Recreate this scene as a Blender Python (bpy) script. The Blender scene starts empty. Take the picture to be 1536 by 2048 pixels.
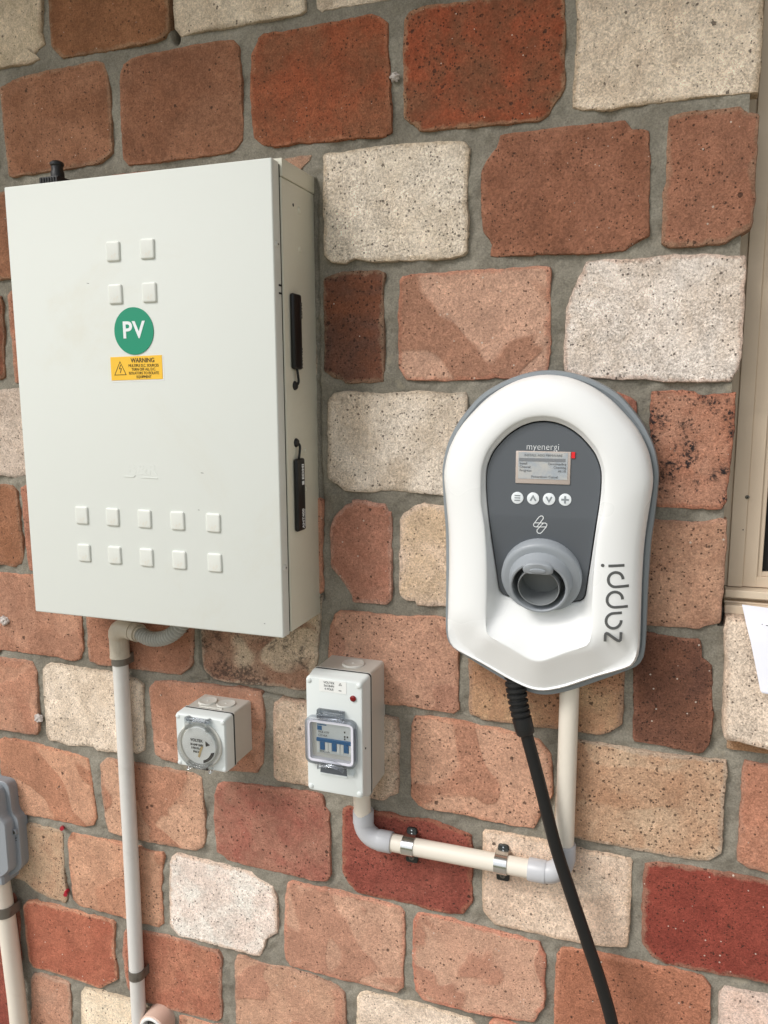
import bpy, bmesh, math, random
import numpy as np
from mathutils import Vector, Matrix
R = math.radians
PI = math.pi
SC = bpy.context.scene
COL = SC.collection

# ------------------------------------------------------------------ camera
cam_d = bpy.data.cameras.new('camera')
cam_d.sensor_fit = 'HORIZONTAL'
cam_d.sensor_width = 36.0
cam_d.lens = 36.0 * 1577.86 / 1536.0
cam_d.clip_start = 0.02
cam_d.clip_end = 2000.0
cam = bpy.data.objects.new('camera', cam_d)
COL.objects.link(cam)
_y, _p, _r = -0.33567377, -0.15332319, -0.00477693
_fw = Vector((math.sin(_y) * math.cos(_p), math.cos(_y) * math.cos(_p), math.sin(_p)))
_rt = Vector((math.cos(_y), -math.sin(_y), 0))
_up = _rt.cross(_fw)
_rt2 = math.cos(_r) * _rt + math.sin(_r) * _up
_up2 = -math.sin(_r) * _rt + math.cos(_r) * _up
cam.matrix_world = Matrix(((_rt2.x, _up2.x, -_fw.x, 0.0), (_rt2.y, _up2.y, -_fw.y, -1.05),
                           (_rt2.z, _up2.z, -_fw.z, 1.55), (0, 0, 0, 1)))
SC.camera = cam

# ------------------------------------------------------------------ sky, sun, exposure
SUN_EL, SUN_AZ = R(44.5), R(222)          # azimuth measured from +Y clockwise seen from above
world = bpy.data.worlds.new('World')
SC.world = world
world.use_nodes = True
wn = world.node_tree
wn.nodes.clear()
w_out = wn.nodes.new('ShaderNodeOutputWorld')
w_bg = wn.nodes.new('ShaderNodeBackground')
w_sky = wn.nodes.new('ShaderNodeTexSky')
w_sky.sky_type = 'NISHITA'
w_sky.sun_disc = False
w_sky.sun_elevation = SUN_EL
w_sky.sun_rotation = SUN_AZ
w_sky.air_density = 1.0
w_sky.dust_density = 3.0
w_hs = wn.nodes.new('ShaderNodeHueSaturation')      # thin overcast: a greyer sky
w_hs.inputs['Saturation'].default_value = 0.26
wn.links.new(w_sky.outputs[0], w_hs.inputs['Color'])
wn.links.new(w_hs.outputs[0], w_bg.inputs[0])
w_bg.inputs[1].default_value = 0.15
wn.links.new(w_bg.outputs[0], w_out.inputs[0])

sun_d = bpy.data.lights.new('sun', 'SUN')
sun_d.energy = 1.5
sun_d.angle = R(20)
sun_d.color = (1.0, 0.965, 0.915)
sun = bpy.data.objects.new('sun', sun_d)
COL.objects.link(sun)
_sd = Vector((math.sin(SUN_AZ) * math.cos(SUN_EL), math.cos(SUN_AZ) * math.cos(SUN_EL), math.sin(SUN_EL)))
sun.rotation_euler = _sd.to_track_quat('Z', 'Y').to_euler()
sun.location = (-2, -5, 6)

SC.render.engine = 'CYCLES'
vs = SC.view_settings
SC.display_settings.display_device = 'sRGB'
vs.view_transform = 'Standard'
vs.look = 'None'
vs.exposure = 0.17
vs.gamma = 1.0
vs.use_curve_mapping = False

# ------------------------------------------------------------------ helpers: colour, materials
def lin(c):
    o = []
    for v in c[:3]:
        v = v / 255.0
        o.append(v / 12.92 if v <= 0.04045 else ((v + 0.055) / 1.055) ** 2.4)
    return tuple(o)

class NT:
    """tiny node-tree helper"""
    def __init__(self, name):
        self.m = bpy.data.materials.new(name)
        self.m.use_nodes = True
        self.t = self.m.node_tree
        self.t.nodes.clear()
        self.out = self.n('ShaderNodeOutputMaterial')
    def n(self, typ, **kw):
        x = self.t.nodes.new(typ)
        for k, v in kw.items():
            setattr(x, k, v)
        return x
    def l(self, a, b):
        self.t.links.new(a, b)
    def val(self, sock, v):
        if isinstance(v, bpy.types.NodeSocket):
            self.l(v, sock)
        else:
            sock.default_value = v
    def noise(self, vec, scale, detail=2.0, rough=0.55, dist=0.0):
        x = self.n('ShaderNodeTexNoise')
        self.l(vec, x.inputs['Vector'])
        x.inputs['Scale'].default_value = scale
        x.inputs['Detail'].default_value = detail
        x.inputs['Roughness'].default_value = rough
        x.inputs['Distortion'].default_value = dist
        return x.outputs['Fac']
    def voro(self, vec, scale, feature='F1'):
        x = self.n('ShaderNodeTexVoronoi', feature=feature)
        self.l(vec, x.inputs['Vector'])
        x.inputs['Scale'].default_value = scale
        return x
    def math(self, op, a, b=0.0, c=None, clamp=False):
        x = self.n('ShaderNodeMath', operation=op, use_clamp=clamp)
        self.val(x.inputs[0], a)
        self.val(x.inputs[1], b)
        if c is not None:
            self.val(x.inputs[2], c)
        return x.outputs[0]
    def ramp(self, fac, lo, hi, a=0.0, b=1.0):
        x = self.n('ShaderNodeMapRange', interpolation_type='SMOOTHSTEP', clamp=True)
        self.val(x.inputs['Value'], fac)
        self.val(x.inputs['From Min'], lo)
        self.val(x.inputs['From Max'], hi)
        self.val(x.inputs['To Min'], a)
        self.val(x.inputs['To Max'], b)
        return x.outputs['Result']
    def mix(self, fac, a, b, mode='MIX'):
        x = self.n('ShaderNodeMix', data_type='RGBA', blend_type=mode)
        self.val(x.inputs[0], fac)
        for s, v in ((6, a), (7, b)):
            if isinstance(v, bpy.types.NodeSocket):
                self.l(v, x.inputs[s])
            else:
                x.inputs[s].default_value = (v[0], v[1], v[2], 1.0)
        return x.outputs[2]
    def bump(self, h, dist, strength=1.0):
        x = self.n('ShaderNodeBump')
        x.inputs['Strength'].default_value = strength
        x.inputs['Distance'].default_value = dist
        self.l(h, x.inputs['Height'])
        return x.outputs[0]
    def bsdf(self, color, rough, normal=None, metal=0.0, spec=0.5):
        x = self.n('ShaderNodeBsdfPrincipled')
        if isinstance(color, bpy.types.NodeSocket):
            self.l(color, x.inputs['Base Color'])
        else:
            x.inputs['Base Color'].default_value = (color[0], color[1], color[2], 1)
        self.val(x.inputs['Roughness'], rough)
        x.inputs['Metallic'].default_value = metal
        x.inputs['Specular IOR Level'].default_value = spec
        if normal is not None:
            self.l(normal, x.inputs['Normal'])
        self.l(x.outputs[0], self.out.inputs['Surface'])
        return x

def plastic(name, rgb, rough=0.4, grain=0.05, scale=60.0, bump=0.0, metal=0.0, spec=0.5, grime=0.0, grime_rgb=(120, 100, 70)):
    """moulded plastic, painted metal and the like: a little tone variation, optional grime and micro relief"""
    n = NT(name)
    tc = n.n('ShaderNodeTexCoord').outputs['Object']
    c = lin(rgb)
    big = n.noise(tc, scale * 0.25, 4.0, 0.6)
    fine = n.noise(tc, scale * 9.0, 2.0)
    f = n.math('MULTIPLY_ADD', big, 2.0 * grain, 1.0 - grain)
    col = n.mix(1.0, c, n.mix(f, (0, 0, 0), (1, 1, 1)), 'MULTIPLY')
    if grime > 0:
        g = n.ramp(n.noise(tc, scale * 0.5, 6.0, 0.7, 0.6), 0.52, 0.75, 0.0, grime)
        col = n.mix(g, col, lin(grime_rgb))
    r = n.math('MULTIPLY_ADD', big, 0.16, rough - 0.08, clamp=True)
    nm = n.bump(fine, bump, 1.0) if bump > 0 else None
    n.bsdf(col, r, nm, metal, spec)
    return n.m

def flat_print(name, rgb, rough=0.5):
    n = NT(name)
    n.bsdf(lin(rgb), rough)
    return n.m

def clear_plastic(name, tint=(0.93, 0.95, 0.96), rough=0.06, ior=1.5, wavy=True):
    n = NT(name)
    tr = n.n('ShaderNodeBsdfTransparent')
    tr.inputs[0].default_value = (*tint, 1)
    gl = n.n('ShaderNodeBsdfGlossy')
    gl.inputs['Color'].default_value = (1, 1, 1, 1)
    tc = n.n('ShaderNodeTexCoord').outputs['Object']
    gl.inputs['Roughness'].default_value = rough
    nm = n.bump(n.noise(tc, 45.0, 2.0), 0.0004, 0.5)
    if wavy: n.l(nm, gl.inputs['Normal'])
    fr = n.n('ShaderNodeFresnel')
    fr.inputs['IOR'].default_value = ior
    if wavy: n.l(nm, fr.inputs['Normal'])
    mx = n.n('ShaderNodeMixShader')
    n.l(n.math('MULTIPLY', fr.outputs[0], 0.75, clamp=True), mx.inputs[0])
    n.l(tr.outputs[0], mx.inputs[1])
    n.l(gl.outputs[0], mx.inputs[2])
    n.l(mx.outputs[0], n.out.inputs['Surface'])
    return n.m

# ------------------------------------------------------------------ helpers: meshes, objects
def link_mesh(name, verts, faces, mat=None, parent=None, sharp=35, smooth=True, label=None):
    me = bpy.data.meshes.new(name)
    me.from_pydata([tuple(v) for v in verts], [], faces)
    me.validate()
    bm = bmesh.new(); bm.from_mesh(me)
    bmesh.ops.recalc_face_normals(bm, faces=bm.faces[:])
    bm.to_mesh(me); bm.free()
    if smooth:
        me.polygons.foreach_set('use_smooth', [True] * len(me.polygons))
        if sharp is not None:
            me.set_sharp_from_angle(angle=R(sharp))
    if mat:
        me.materials.append(mat)
    o = bpy.data.objects.new(name, me)
    COL.objects.link(o)
    if parent is not None:
        o.parent = parent
        o.matrix_parent_inverse = Matrix.Translation(-parent.location)
    if label:
        o['label'] = label
    return o

def thing(name, label, cat, loc, group=None):
    o = bpy.data.objects.new(name, None)
    o.empty_display_size = 0.05
    COL.objects.link(o)
    o.location = loc
    tag(o, label, cat, group)
    return o

def tag(o, label=None, cat=None, group=None, kind=None):
    if label: o['label'] = label
    if cat: o['category'] = cat
    if group: o['group'] = group
    if kind: o['kind'] = kind
    return o

class MB:
    """collects simple solids, then links them as ONE mesh object"""
    def __init__(self):
        self.v, self.f = [], []
    def add(self, v, f):
        k = len(self.v)
        self.v += [tuple(p) for p in v]
        self.f += [tuple(i + k for i in q) for q in f]
        return self
    def loft(self, rings, cap0=True, cap1=True, closed=True):
        n = len(rings[0]); v = [p for r in rings for p in r]; f = []
        for a in range(len(rings) - 1):
            for i in range(n if closed else n - 1):
                j = (i + 1) % n
                f.append((a * n + i, a * n + j, (a + 1) * n + j, (a + 1) * n + i))
        if cap0: f.append(tuple(range(n))[::-1])
        if cap1: f.append(tuple(range((len(rings) - 1) * n, len(rings) * n)))
        return self.add(v, f)
    def box(self, a, b):
        (x0, y0, z0), (x1, y1, z1) = a, b
        v = [(x, y, z) for x in (x0, x1) for y in (y0, y1) for z in (z0, z1)]
        return self.add(v, [(0, 1, 3, 2), (4, 6, 7, 5), (0, 4, 5, 1), (2, 3, 7, 6), (0, 2, 6, 4), (1, 5, 7, 3)])
    def bbox(self, a, b, bev=0.002, seg=2):
        bm = bmesh.new()
        r = bmesh.ops.create_cube(bm, size=1.0)
        for w in bm.verts:
            w.co = Vector([(a[i] + b[i]) / 2 + w.co[i] * (b[i] - a[i]) for i in range(3)])
        bmesh.ops.bevel(bm, geom=bm.edges[:], offset=bev, segments=seg, affect='EDGES', profile=0.5)
        bm.verts.index_update()
        self.add([w.co[:] for w in bm.verts], [[w.index for w in q.verts] for q in bm.faces])
        bm.free()
        return self
    def frame(self, ax):
        ax = Vector(ax).normalized()
        u = ax.cross(Vector((0, 0, 1)))
        if u.length < 1e-3: u = ax.cross(Vector((1, 0, 0)))
        u.normalize()
        return u, ax.cross(u).normalized()
    def lathe(self, c, ax, prof, n=32, cap0=True, cap1=True):
        """prof: list of (radius, distance along axis)"""
        c = Vector(c); a = Vector(ax).normalized(); u, w = self.frame(a)
        rings = [[c + a * h + (u * math.cos(2 * PI * i / n) + w * math.sin(2 * PI * i / n)) * r for i in range(n)] for r, h in prof]
        return self.loft(rings, cap0, cap1)
    def tube(self, path, rad, n=16, cap=True, flat=None):
        path = [Vector(p) for p in path]
        rads = rad if isinstance(rad, (list, tuple)) else [rad] * len(path)
        t0 = (path[1] - path[0]).normalized()
        u, w = self.frame(t0)
        rings = []
        for i, p in enumerate(path):
            t = (path[min(i + 1, len(path) - 1)] - path[max(i - 1, 0)]).normalized()
            u = (u - t * u.dot(t)).normalized()
            w = t.cross(u)
            rings.append([p + (u * math.cos(2 * PI * k / n) + w * math.sin(2 * PI * k / n)) * rads[i] for k in range(n)])
        return self.loft(rings, cap, cap)
    def prism(self, poly, prof):
        """poly: list of (x, z); prof: list of (inset, y): a solid facing -Y"""
        return self.loft([[(x, y, z) for x, z in inset(poly, d)] for d, y in prof])
    def ribbon(self, pts, w, y, th=0.0004, closed=False):
        """flat stroke of width w in the XZ plane, front at y"""
        P = [Vector((p[0], p[1])) for p in pts]
        n = len(P)
        L, Rr = [], []
        for i in range(n):
            a = P[(i - 1) % n] if (closed or i > 0) else None
            b = P[(i + 1) % n] if (closed or i < n - 1) else None
            d1 = (P[i] - a).normalized() if a is not None else (b - P[i]).normalized()
            d2 = (b - P[i]).normalized() if b is not None else d1
            nn = Vector((-(d1.y + d2.y), d1.x + d2.x))
            nn.normalize()
            k = max(0.55, nn.dot(Vector((-d1.y, d1.x))))
            L.append(P[i] + nn * (w / 2 / k)); Rr.append(P[i] - nn * (w / 2 / k))
        rings = []
        for i in list(range(n)) + ([0] if closed else []):
            rings.append([(L[i].x, y, L[i].y), (Rr[i].x, y, Rr[i].y), (Rr[i].x, y + th, Rr[i].y), (L[i].x, y + th, L[i].y)])
        self.loft(rings, not closed, not closed)
        return self
    def build(self, name, mat=None, parent=None, sharp=35, label=None):
        return link_mesh(name, self.v, self.f, mat, parent, sharp, True, label)

def inset(poly, d):
    if abs(d) < 1e-9: return list(poly)
    n = len(poly); o = []
    ar = sum(poly[i][0] * poly[(i + 1) % n][1] - poly[(i + 1) % n][0] * poly[i][1] for i in range(n))
    s = 1.0 if ar > 0 else -1.0
    for i in range(n):
        a, p, b = Vector(poly[i - 1]), Vector(poly[i]), Vector(poly[(i + 1) % n])
        d1, d2 = (p - a), (b - p)
        if d1.length < 1e-9: d1 = d2
        if d2.length < 1e-9: d2 = d1
        d1 = d1.normalized(); d2 = d2.normalized()
        nn = Vector((-(d1.y + d2.y), d1.x + d2.x)) * s
        if nn.length < 1e-6: nn = Vector((-d1.y, d1.x)) * s
        nn.normalize()
        k = max(0.6, abs(nn.dot(Vector((-d1.y, d1.x)))))
        q = p + nn * (d / k)
        o.append((q.x, q.y))
    return o

def rrect(x0, x1, z0, z1, r, n=6):
    o = []
    for cx, cz, a0 in ((x1 - r, z1 - r, 0), (x0 + r, z1 - r, 90), (x0 + r, z0 + r, 180), (x1 - r, z0 + r, 270)):
        for k in range(n + 1):
            a = R(a0 + 90.0 * k / n)
            o.append((cx + r * math.cos(a), cz + r * math.sin(a)))
    return o

def circ(cx, cz, r, n=32):
    return [(cx + r * math.cos(2 * PI * k / n), cz + r * math.sin(2 * PI * k / n)) for k in range(n)]

def smooth_path(pts, sub=6):
    P = [Vector(p) for p in pts]; o = []
    for i in range(len(P) - 1):
        p0, p1, p2, p3 = P[max(i - 1, 0)], P[i], P[i + 1], P[min(i + 2, len(P) - 1)]
        for k in range(sub):
            t = k / sub
            o.append(0.5 * ((2 * p1) + (p2 - p0) * t + (2 * p0 - 5 * p1 + 4 * p2 - p3) * t * t + (3 * p1 - p0 - 3 * p2 + p3) * t ** 3))
    o.append(P[-1])
    return o

FACE_Y = Matrix(((1, 0, 0, 0), (0, 0, -1, 0), (0, 1, 0, 0), (0, 0, 0, 1)))          # text that faces -Y
SIDE_UP = Matrix(((0, 0, 1, 0), (0, -1, 0, 0), (1, 0, 0, 0), (0, 0, 0, 1)))         # faces +X, reads upward

def text(name, body, size, loc, parent, mat, basis=FACE_Y, align='CENTER', sx=1.0, bold=0.0, spacing=1.0, rot=0.0):
    cu = bpy.data.curves.new(name, 'FONT')
    cu.body = body; cu.size = size; cu.align_x = align; cu.align_y = 'CENTER'
    cu.extrude = 0.00012; cu.offset = bold; cu.space_character = spacing
    cu.resolution_u = 4
    tmp = bpy.data.objects.new(name, cu)
    COL.objects.link(tmp)
    bpy.context.view_layer.update()
    me = bpy.data.meshes.new_from_object(tmp.evaluated_get(bpy.context.evaluated_depsgraph_get()))
    bpy.data.objects.remove(tmp)
    M = Matrix.Translation(Vector(loc)) @ basis @ Matrix.Rotation(rot, 4, 'Z') @ Matrix.Diagonal((sx, 1, 1, 1))
    me.transform(M)
    me.materials.clear(); me.materials.append(mat)
    o = bpy.data.objects.new(name, me)
    COL.objects.link(o)
    o.parent = parent
    o.matrix_parent_inverse = Matrix.Translation(-parent.location)
    return o

# ------------------------------------------------------------------ materials
def brick_material():
    n = NT('fired_clay')
    def attr(name, out):
        a = n.n('ShaderNodeAttribute', attribute_type='OBJECT', attribute_name=name)
        return a.outputs[out]
    tc = n.n('ShaderNodeTexCoord').outputs['Object']
    off = n.n('ShaderNodeVectorMath', operation='ADD')
    n.l(tc, off.inputs[0]); n.l(attr('seed', 'Vector'), off.inputs[1])
    P = off.outputs[0]
    c1, c2, ce = attr('c1', 'Vector'), attr('c2', 'Vector'), attr('c3', 'Vector')
    sp, ve, pa = attr('speck', 'Fac'), attr('vein', 'Fac'), attr('pattern', 'Fac')
    # slow drift between the two body colours
    body = n.mix(n.ramp(n.noise(P, 13.0, 5.0, 0.65, 0.5), 0.36, 0.66), c1, c2)
    # kiln marks: hard-edged lobes of the second colour
    lob = n.noise(P, 8.0, 2.0, 0.35, 0.8)
    lobf = n.ramp(lob, 0.520, 0.555)
    body = n.mix(n.math('MULTIPLY', lobf, n.math('MULTIPLY', pa, 0.95)), n.mix(n.math('MULTIPLY', pa, 0.8), body, c1), c2)
    # flaky edge
    g1 = n.noise(P, 430.0, 4.0, 0.75)
    g2 = n.noise(P, 190.0, 4.0, 0.7)
    g3 = n.noise(P, 60.0, 5.0, 0.72)
    g4 = n.noise(P, 24.0, 4.0, 0.65)
    ed = n.n('ShaderNodeAttribute', attribute_type='GEOMETRY', attribute_name='edge').outputs['Fac']
    ef = n.ramp(n.math('ADD', ed, n.math('MULTIPLY', n.math('SUBTRACT', g3, 0.5), 1.5)), 0.45, 0.85)
    body = n.mix(n.math('MULTIPLY', ef, 0.55), body, ce)
    # scorched smudges
    sc_ = n.math('MULTIPLY', n.ramp(n.noise(P, 15.0, 5.0, 0.7, 0.8), 0.56, 0.74), n.ramp(g3, 0.38, 0.62, 0.3, 1.0))
    body = n.mix(n.math('MULTIPLY', sc_, 0.42), body, n.mix(0.5, body, (0.060, 0.042, 0.034)))
    # sandy grain
    f = n.math('MULTIPLY_ADD', n.math('SUBTRACT', g1, 0.5), 1.85, 1.0)
    f2 = n.math('MULTIPLY', f, n.math('MULTIPLY_ADD', n.math('SUBTRACT', g2, 0.5), 0.85, 1.0))
    f3 = n.math('MULTIPLY', f2, n.math('MULTIPLY_ADD', n.math('SUBTRACT', g3, 0.5), 0.62, 1.0))
    f3 = n.math('MULTIPLY', f3, n.math('MULTIPLY_ADD', n.math('SUBTRACT', g4, 0.5), 0.75, 1.0))
    f3 = n.math('MAXIMUM', f3, 0.08)
    grey = n.n('ShaderNodeCombineColor')
    for i in range(3): n.l(f3, grey.inputs[i])
    col = n.mix(1.0, body, grey.outputs[0], 'MULTIPLY')
    # pale slip worn through to the sandy body, with hair cracks
    mott = n.ramp(n.noise(P, 320.0, 5.0, 0.8, 0.5), 0.49, 0.62)
    zone = n.ramp(n.noise(P, 32.0, 3.0, 0.6), 0.32, 0.66, 0.35, 1.0)
    hair = n.math('ABSOLUTE', n.math('SUBTRACT', n.noise(P, 42.0, 3.0, 0.6, 1.2), 0.5))
    hairf = n.math('MULTIPLY', n.ramp(hair, 0.0, 0.012, 1.0, 0.0), n.ramp(g4, 0.50, 0.60))
    nf = n.math('MULTIPLY', n.math('MAXIMUM', n.math('MULTIPLY', mott, zone), hairf), ve)
    col = n.mix(n.math('MULTIPLY', nf, 0.44), col, (0.250, 0.180, 0.124))
    # iron spots, most of them tiny
    dark = None
    for sc, rmin, k in ((330.0, 0.34, 0.42), (190.0, 0.28, 0.20), (100.0, 0.22, 0.075)):
        vo = n.voro(P, sc)
        sep = n.n('ShaderNodeSeparateColor'); n.l(vo.outputs['Color'], sep.inputs[0])
        clump = n.ramp(g4, 0.36, 0.64, 0.35, 1.5)
        keep = n.math('LESS_THAN', sep.outputs[0], n.math('MULTIPLY', n.math('MULTIPLY', sp, k), clump))
        rr = n.math('MULTIPLY', sep.outputs[1], rmin)
        wob = n.math('ADD', vo.outputs['Distance'], n.math('MULTIPLY', n.math('SUBTRACT', g2, 0.5), 0.7))
        s = n.math('MULTIPLY', n.ramp(n.math('SUBTRACT', wob, n.math('ADD', rr, 0.08)), -0.04, 0.04, 1.0, 0.0), keep)
        dark = s if dark is None else n.math('MAXIMUM', dark, s)
    col = n.mix(n.math('MULTIPLY', dark, 0.74), col, (0.040, 0.026, 0.020))
    # quartz chips
    vo = n.voro(P, 210.0)
    sep = n.n('ShaderNodeSeparateColor'); n.l(vo.outputs['Color'], sep.inputs[0])
    wh = n.math('MULTIPLY', n.math('LESS_THAN', vo.outputs['Distance'], n.math('MULTIPLY', sep.outputs[1], 0.28)), n.math('GREATER_THAN', sep.outputs[0], 0.965))
    col = n.mix(n.math('MULTIPLY', wh, 0.75), col, (0.66, 0.58, 0.50))
    # burnt patch
    bu = attr('burn', 'Fac')
    bl = n.ramp(n.noise(P, 26.0, 5.0, 0.75, 0.3), 0.46, 0.60)
    col = n.mix(n.math('MULTIPLY', n.math('MULTIPLY', bl, n.ramp(g2, 0.42, 0.56)), bu), col, (0.022, 0.020, 0.022))
    h = n.math('ADD', n.math('MULTIPLY', g1, 0.55), n.math('MULTIPLY', g2, 0.7))
    h = n.math('ADD', h, n.math('MULTIPLY', g3, 0.9))
    h = n.math('SUBTRACT', h, n.math('MULTIPLY', dark, 0.6))
    h = n.math('SUBTRACT', h, n.math('MULTIPLY', nf, 0.25))
    h = n.math('ADD', h, n.math('MULTIPLY', n.math('MULTIPLY', lobf, pa), 0.5))
    n.bsdf(col, 0.92, n.bump(h, 0.0026, 0.9), spec=0.25)
    return n.m

def mortar_material():
    n = NT('mortar_cement')
    P = n.n('ShaderNodeTexCoord').outputs['Object']
    a = n.noise(P, 7.0, 5.0, 0.65)
    g = n.noise(P, 420.0, 3.0, 0.7)
    g2 = n.noise(P, 85.0, 4.0, 0.7)
    col = n.mix(n.ramp(a, 0.35, 0.68), lin((146, 141, 129)), lin((120, 115, 104)))
    f = n.math('MULTIPLY', n.math('MULTIPLY_ADD', g, 1.3, 0.35), n.math('MULTIPLY_ADD', g2, 0.5, 0.75))
    gr = n.n('ShaderNodeCombineColor')
    for i in range(3): n.l(f, gr.inputs[i])
    col = n.mix(1.0, col, gr.outputs[0], 'MULTIPLY')
    col = n.mix(n.ramp(n.noise(P, 33.0, 4.0, 0.7), 0.60, 0.72, 0.0, 0.5), col, lin((160, 152, 133)))
    h = n.math('ADD', n.math('MULTIPLY', g, 0.5), g2)
    n.bsdf(col, 0.95, n.bump(h, 0.002, 0.8), spec=0.2)
    return n.m

M_BRICK = brick_material()
M_MORTAR = mortar_material()
M_WHITE_PAINT = plastic('powder_coat_white', (219, 223, 218), 0.58, 0.025, 6.0, 0.0002, grime=0.16, grime_rgb=(196, 180, 140))
M_BODY_PAINT = plastic('powder_coat_body', (216, 214, 198), 0.45, 0.03, 8.0, 0.0002, grime=0.12, grime_rgb=(150, 135, 110))
M_CAP = plastic('blank_cover_white', (220, 223, 217), 0.45, 0.04, 60.0, grime=0.5, grime_rgb=(214, 196, 170))
M_GREY_BOX = plastic('enclosure_grey', (217, 223, 222), 0.35, 0.03, 12.0, 0.0001)
M_GREY_BASE = plastic('enclosure_base_grey', (206, 205, 198), 0.42, 0.03, 12.0, 0.0001)
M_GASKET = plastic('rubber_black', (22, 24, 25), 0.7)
M_BLACK = plastic('black_plastic', (20, 21, 22), 0.5, 0.1, 40.0, 0.0003)
M_ANT = plastic('antenna_black', (14, 14, 15), 0.45, 0.1, 40.0)
M_CABLE = plastic('cable_rubber', (13, 14, 15), 0.5, 0.12, 30.0, 0.0002)
M_PVC_GREY = plastic('conduit_grey', (214, 213, 209), 0.36, 0.03, 20.0, grime=0.25, grime_rgb=(160, 150, 140))
M_PVC_CREAM = plastic('conduit_cream', (226, 219, 206), 0.33, 0.02, 20.0, grime=0.06, grime_rgb=(180, 165, 140))
M_ELBOW = plastic('elbow_grey', (186, 188, 192), 0.36, 0.03, 20.0)
M_ELBOW_OLD = plastic('elbow_weathered', (192, 184, 168), 0.45, 0.06, 25.0, grime=0.4, grime_rgb=(120, 105, 85))
M_PVC_OLD = plastic('conduit_weathered', (226, 218, 204), 0.42, 0.05, 15.0, grime=0.3, grime_rgb=(170, 150, 130))
M_ZINC = plastic('zinc_plated', (205, 208, 208), 0.2, 0.1, 60.0, metal=1.0)
M_ZINC_DULL = plastic('zinc_weathered', (120, 116, 108), 0.5, 0.2, 70.0, 0.0004, metal=0.5, grime=0.7, grime_rgb=(62, 54, 46))
M_TAB = plastic('saddle_tab_dark', (52, 54, 52), 0.45, 0.15, 60.0, metal=0.5)
M_SCREW = plastic('screw_steel', (120, 118, 112), 0.35, 0.2, 80.0, metal=0.8)
M_PAINT_SCREW = plastic('painted_screw', (214, 214, 208), 0.4, 0.05, 80.0)
M_CHARGER_WHITE = plastic('charger_white', (236, 238, 238), 0.28, 0.012, 8.0, grime=0.02)
M_CHARGER_GREY = plastic('charger_backplate_grey', (136, 143, 148), 0.45, 0.03, 12.0)
M_FASCIA = plastic('charger_fascia_grey', (90, 95, 101), 0.42, 0.02, 10.0, 0.00008)
M_HOLSTER = plastic('charger_holster_grey', (150, 156, 162), 0.4, 0.03, 15.0)
M_HOLSTER_IN = plastic('charger_holster_inner', (124, 128, 130), 0.35, 0.05, 25.0)
M_DARKTXT = flat_print('print_dark', (70, 72, 72))
M_BLACKTXT = flat_print('print_black', (30, 26, 22))
M_WHITETXT = flat_print('print_white', (232, 236, 238))
M_ENGRAVE = plastic('lettering_dark_grey', (88, 90, 90), 0.5, 0.06, 60.0)
M_BUTTON = flat_print('button_white', (228, 234, 238), 0.35)
M_GREEN = plastic('label_green', (0, 142, 108), 0.42, 0.06, 30.0, grime=0.04, grime_rgb=(40, 165, 130))
M_YELLOW = plastic('label_yellow', (244, 194, 54), 0.42, 0.03, 30.0)
M_LABEL_WHITE = flat_print('label_white', (232, 234, 232), 0.25)
M_RED = plastic('red_lens', (120, 8, 12), 0.25, 0.1, 60.0)
M_RED_TAG = flat_print('red_tag', (226, 40, 48), 0.35)
M_PLUG_RED = plastic('red_plug', (170, 28, 48), 0.4, 0.1, 80.0)
M_FILLER = plastic('white_filler', (205, 196, 190), 0.8, 0.25, 90.0, 0.002)
M_CLEAR = clear_plastic('clear_window', (0.985, 0.99, 0.99), 0.04, 1.40)
M_CLEAR_THICK = clear_plastic('clear_moulding', (0.93, 0.945, 0.955), 0.22, 1.45, False)
M_SMOKE = clear_plastic('smoked_moulding', (0.74, 0.76, 0.79), 0.22, 1.45, False)
M_DIAL = plastic('dial_grey', (226, 228, 226), 0.35, 0.03, 30.0)
M_SEAL_LILAC = plastic('seal_white', (224, 224, 234), 0.4, 0.02, 30.0)
M_BRK = plastic('breaker_body', (214, 219, 219), 0.4, 0.03, 40.0)
M_BRK_BLUE = plastic('breaker_blue', (24, 98, 150), 0.35, 0.08, 40.0)
M_BRK_WHITE = plastic('breaker_white', (226, 228, 226), 0.4, 0.03, 40.0)
M_BRASS = plastic('ochre_key', (196, 170, 120), 0.5, 0.1, 60.0)
M_ALU = plastic('window_frame_beige', (216, 197, 174), 0.5, 0.03, 10.0, 0.0002, grime=0.12, grime_rgb=(130, 112, 90))
M_ALU_LIGHT = plastic('window_trim_beige', (220, 203, 180), 0.5, 0.03, 10.0)
M_SCREEN = plastic('insect_screen', (20, 19, 18), 0.8)
M_GLASS = clear_plastic('window_glass', (0.5, 0.52, 0.52), 0.02)
M_PAPER = plastic('paper_white', (226, 228, 238), 0.7, 0.015, 30.0)
M_FLEX = plastic('corrugated_grey', (172, 172, 166), 0.45, 0.05, 30.0)
M_JBOX = plastic('junction_box_grey', (142, 148, 154), 0.45, 0.05, 15.0, 0.0003)
M_PINKPVC = plastic('pvc_cap_beige', (212, 184, 168), 0.5, 0.05, 40.0, grime=0.35, grime_rgb=(170, 130, 112))
M_PVC_RIM = plastic('pvc_rim_white', (232, 232, 230), 0.35, 0.02, 40.0)

def lcd_material():
    n = NT('lcd_screen')
    P = n.n('ShaderNodeTexCoord').outputs['Object']
    a = n.noise(P, 55.0, 3.0, 0.6)
    col = n.mix(n.ramp(a, 0.35, 0.65), lin((166, 174, 182)), lin((188, 188, 186)))
    n.bsdf(col, 0.22)
    return n.m
M_LCD = lcd_material()
M_LCDTXT = flat_print('lcd_characters', (126, 129, 134))
M_LCD_BEZEL = plastic('lcd_bezel', (190, 178, 170), 0.25, 0.1, 60.0)

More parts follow.
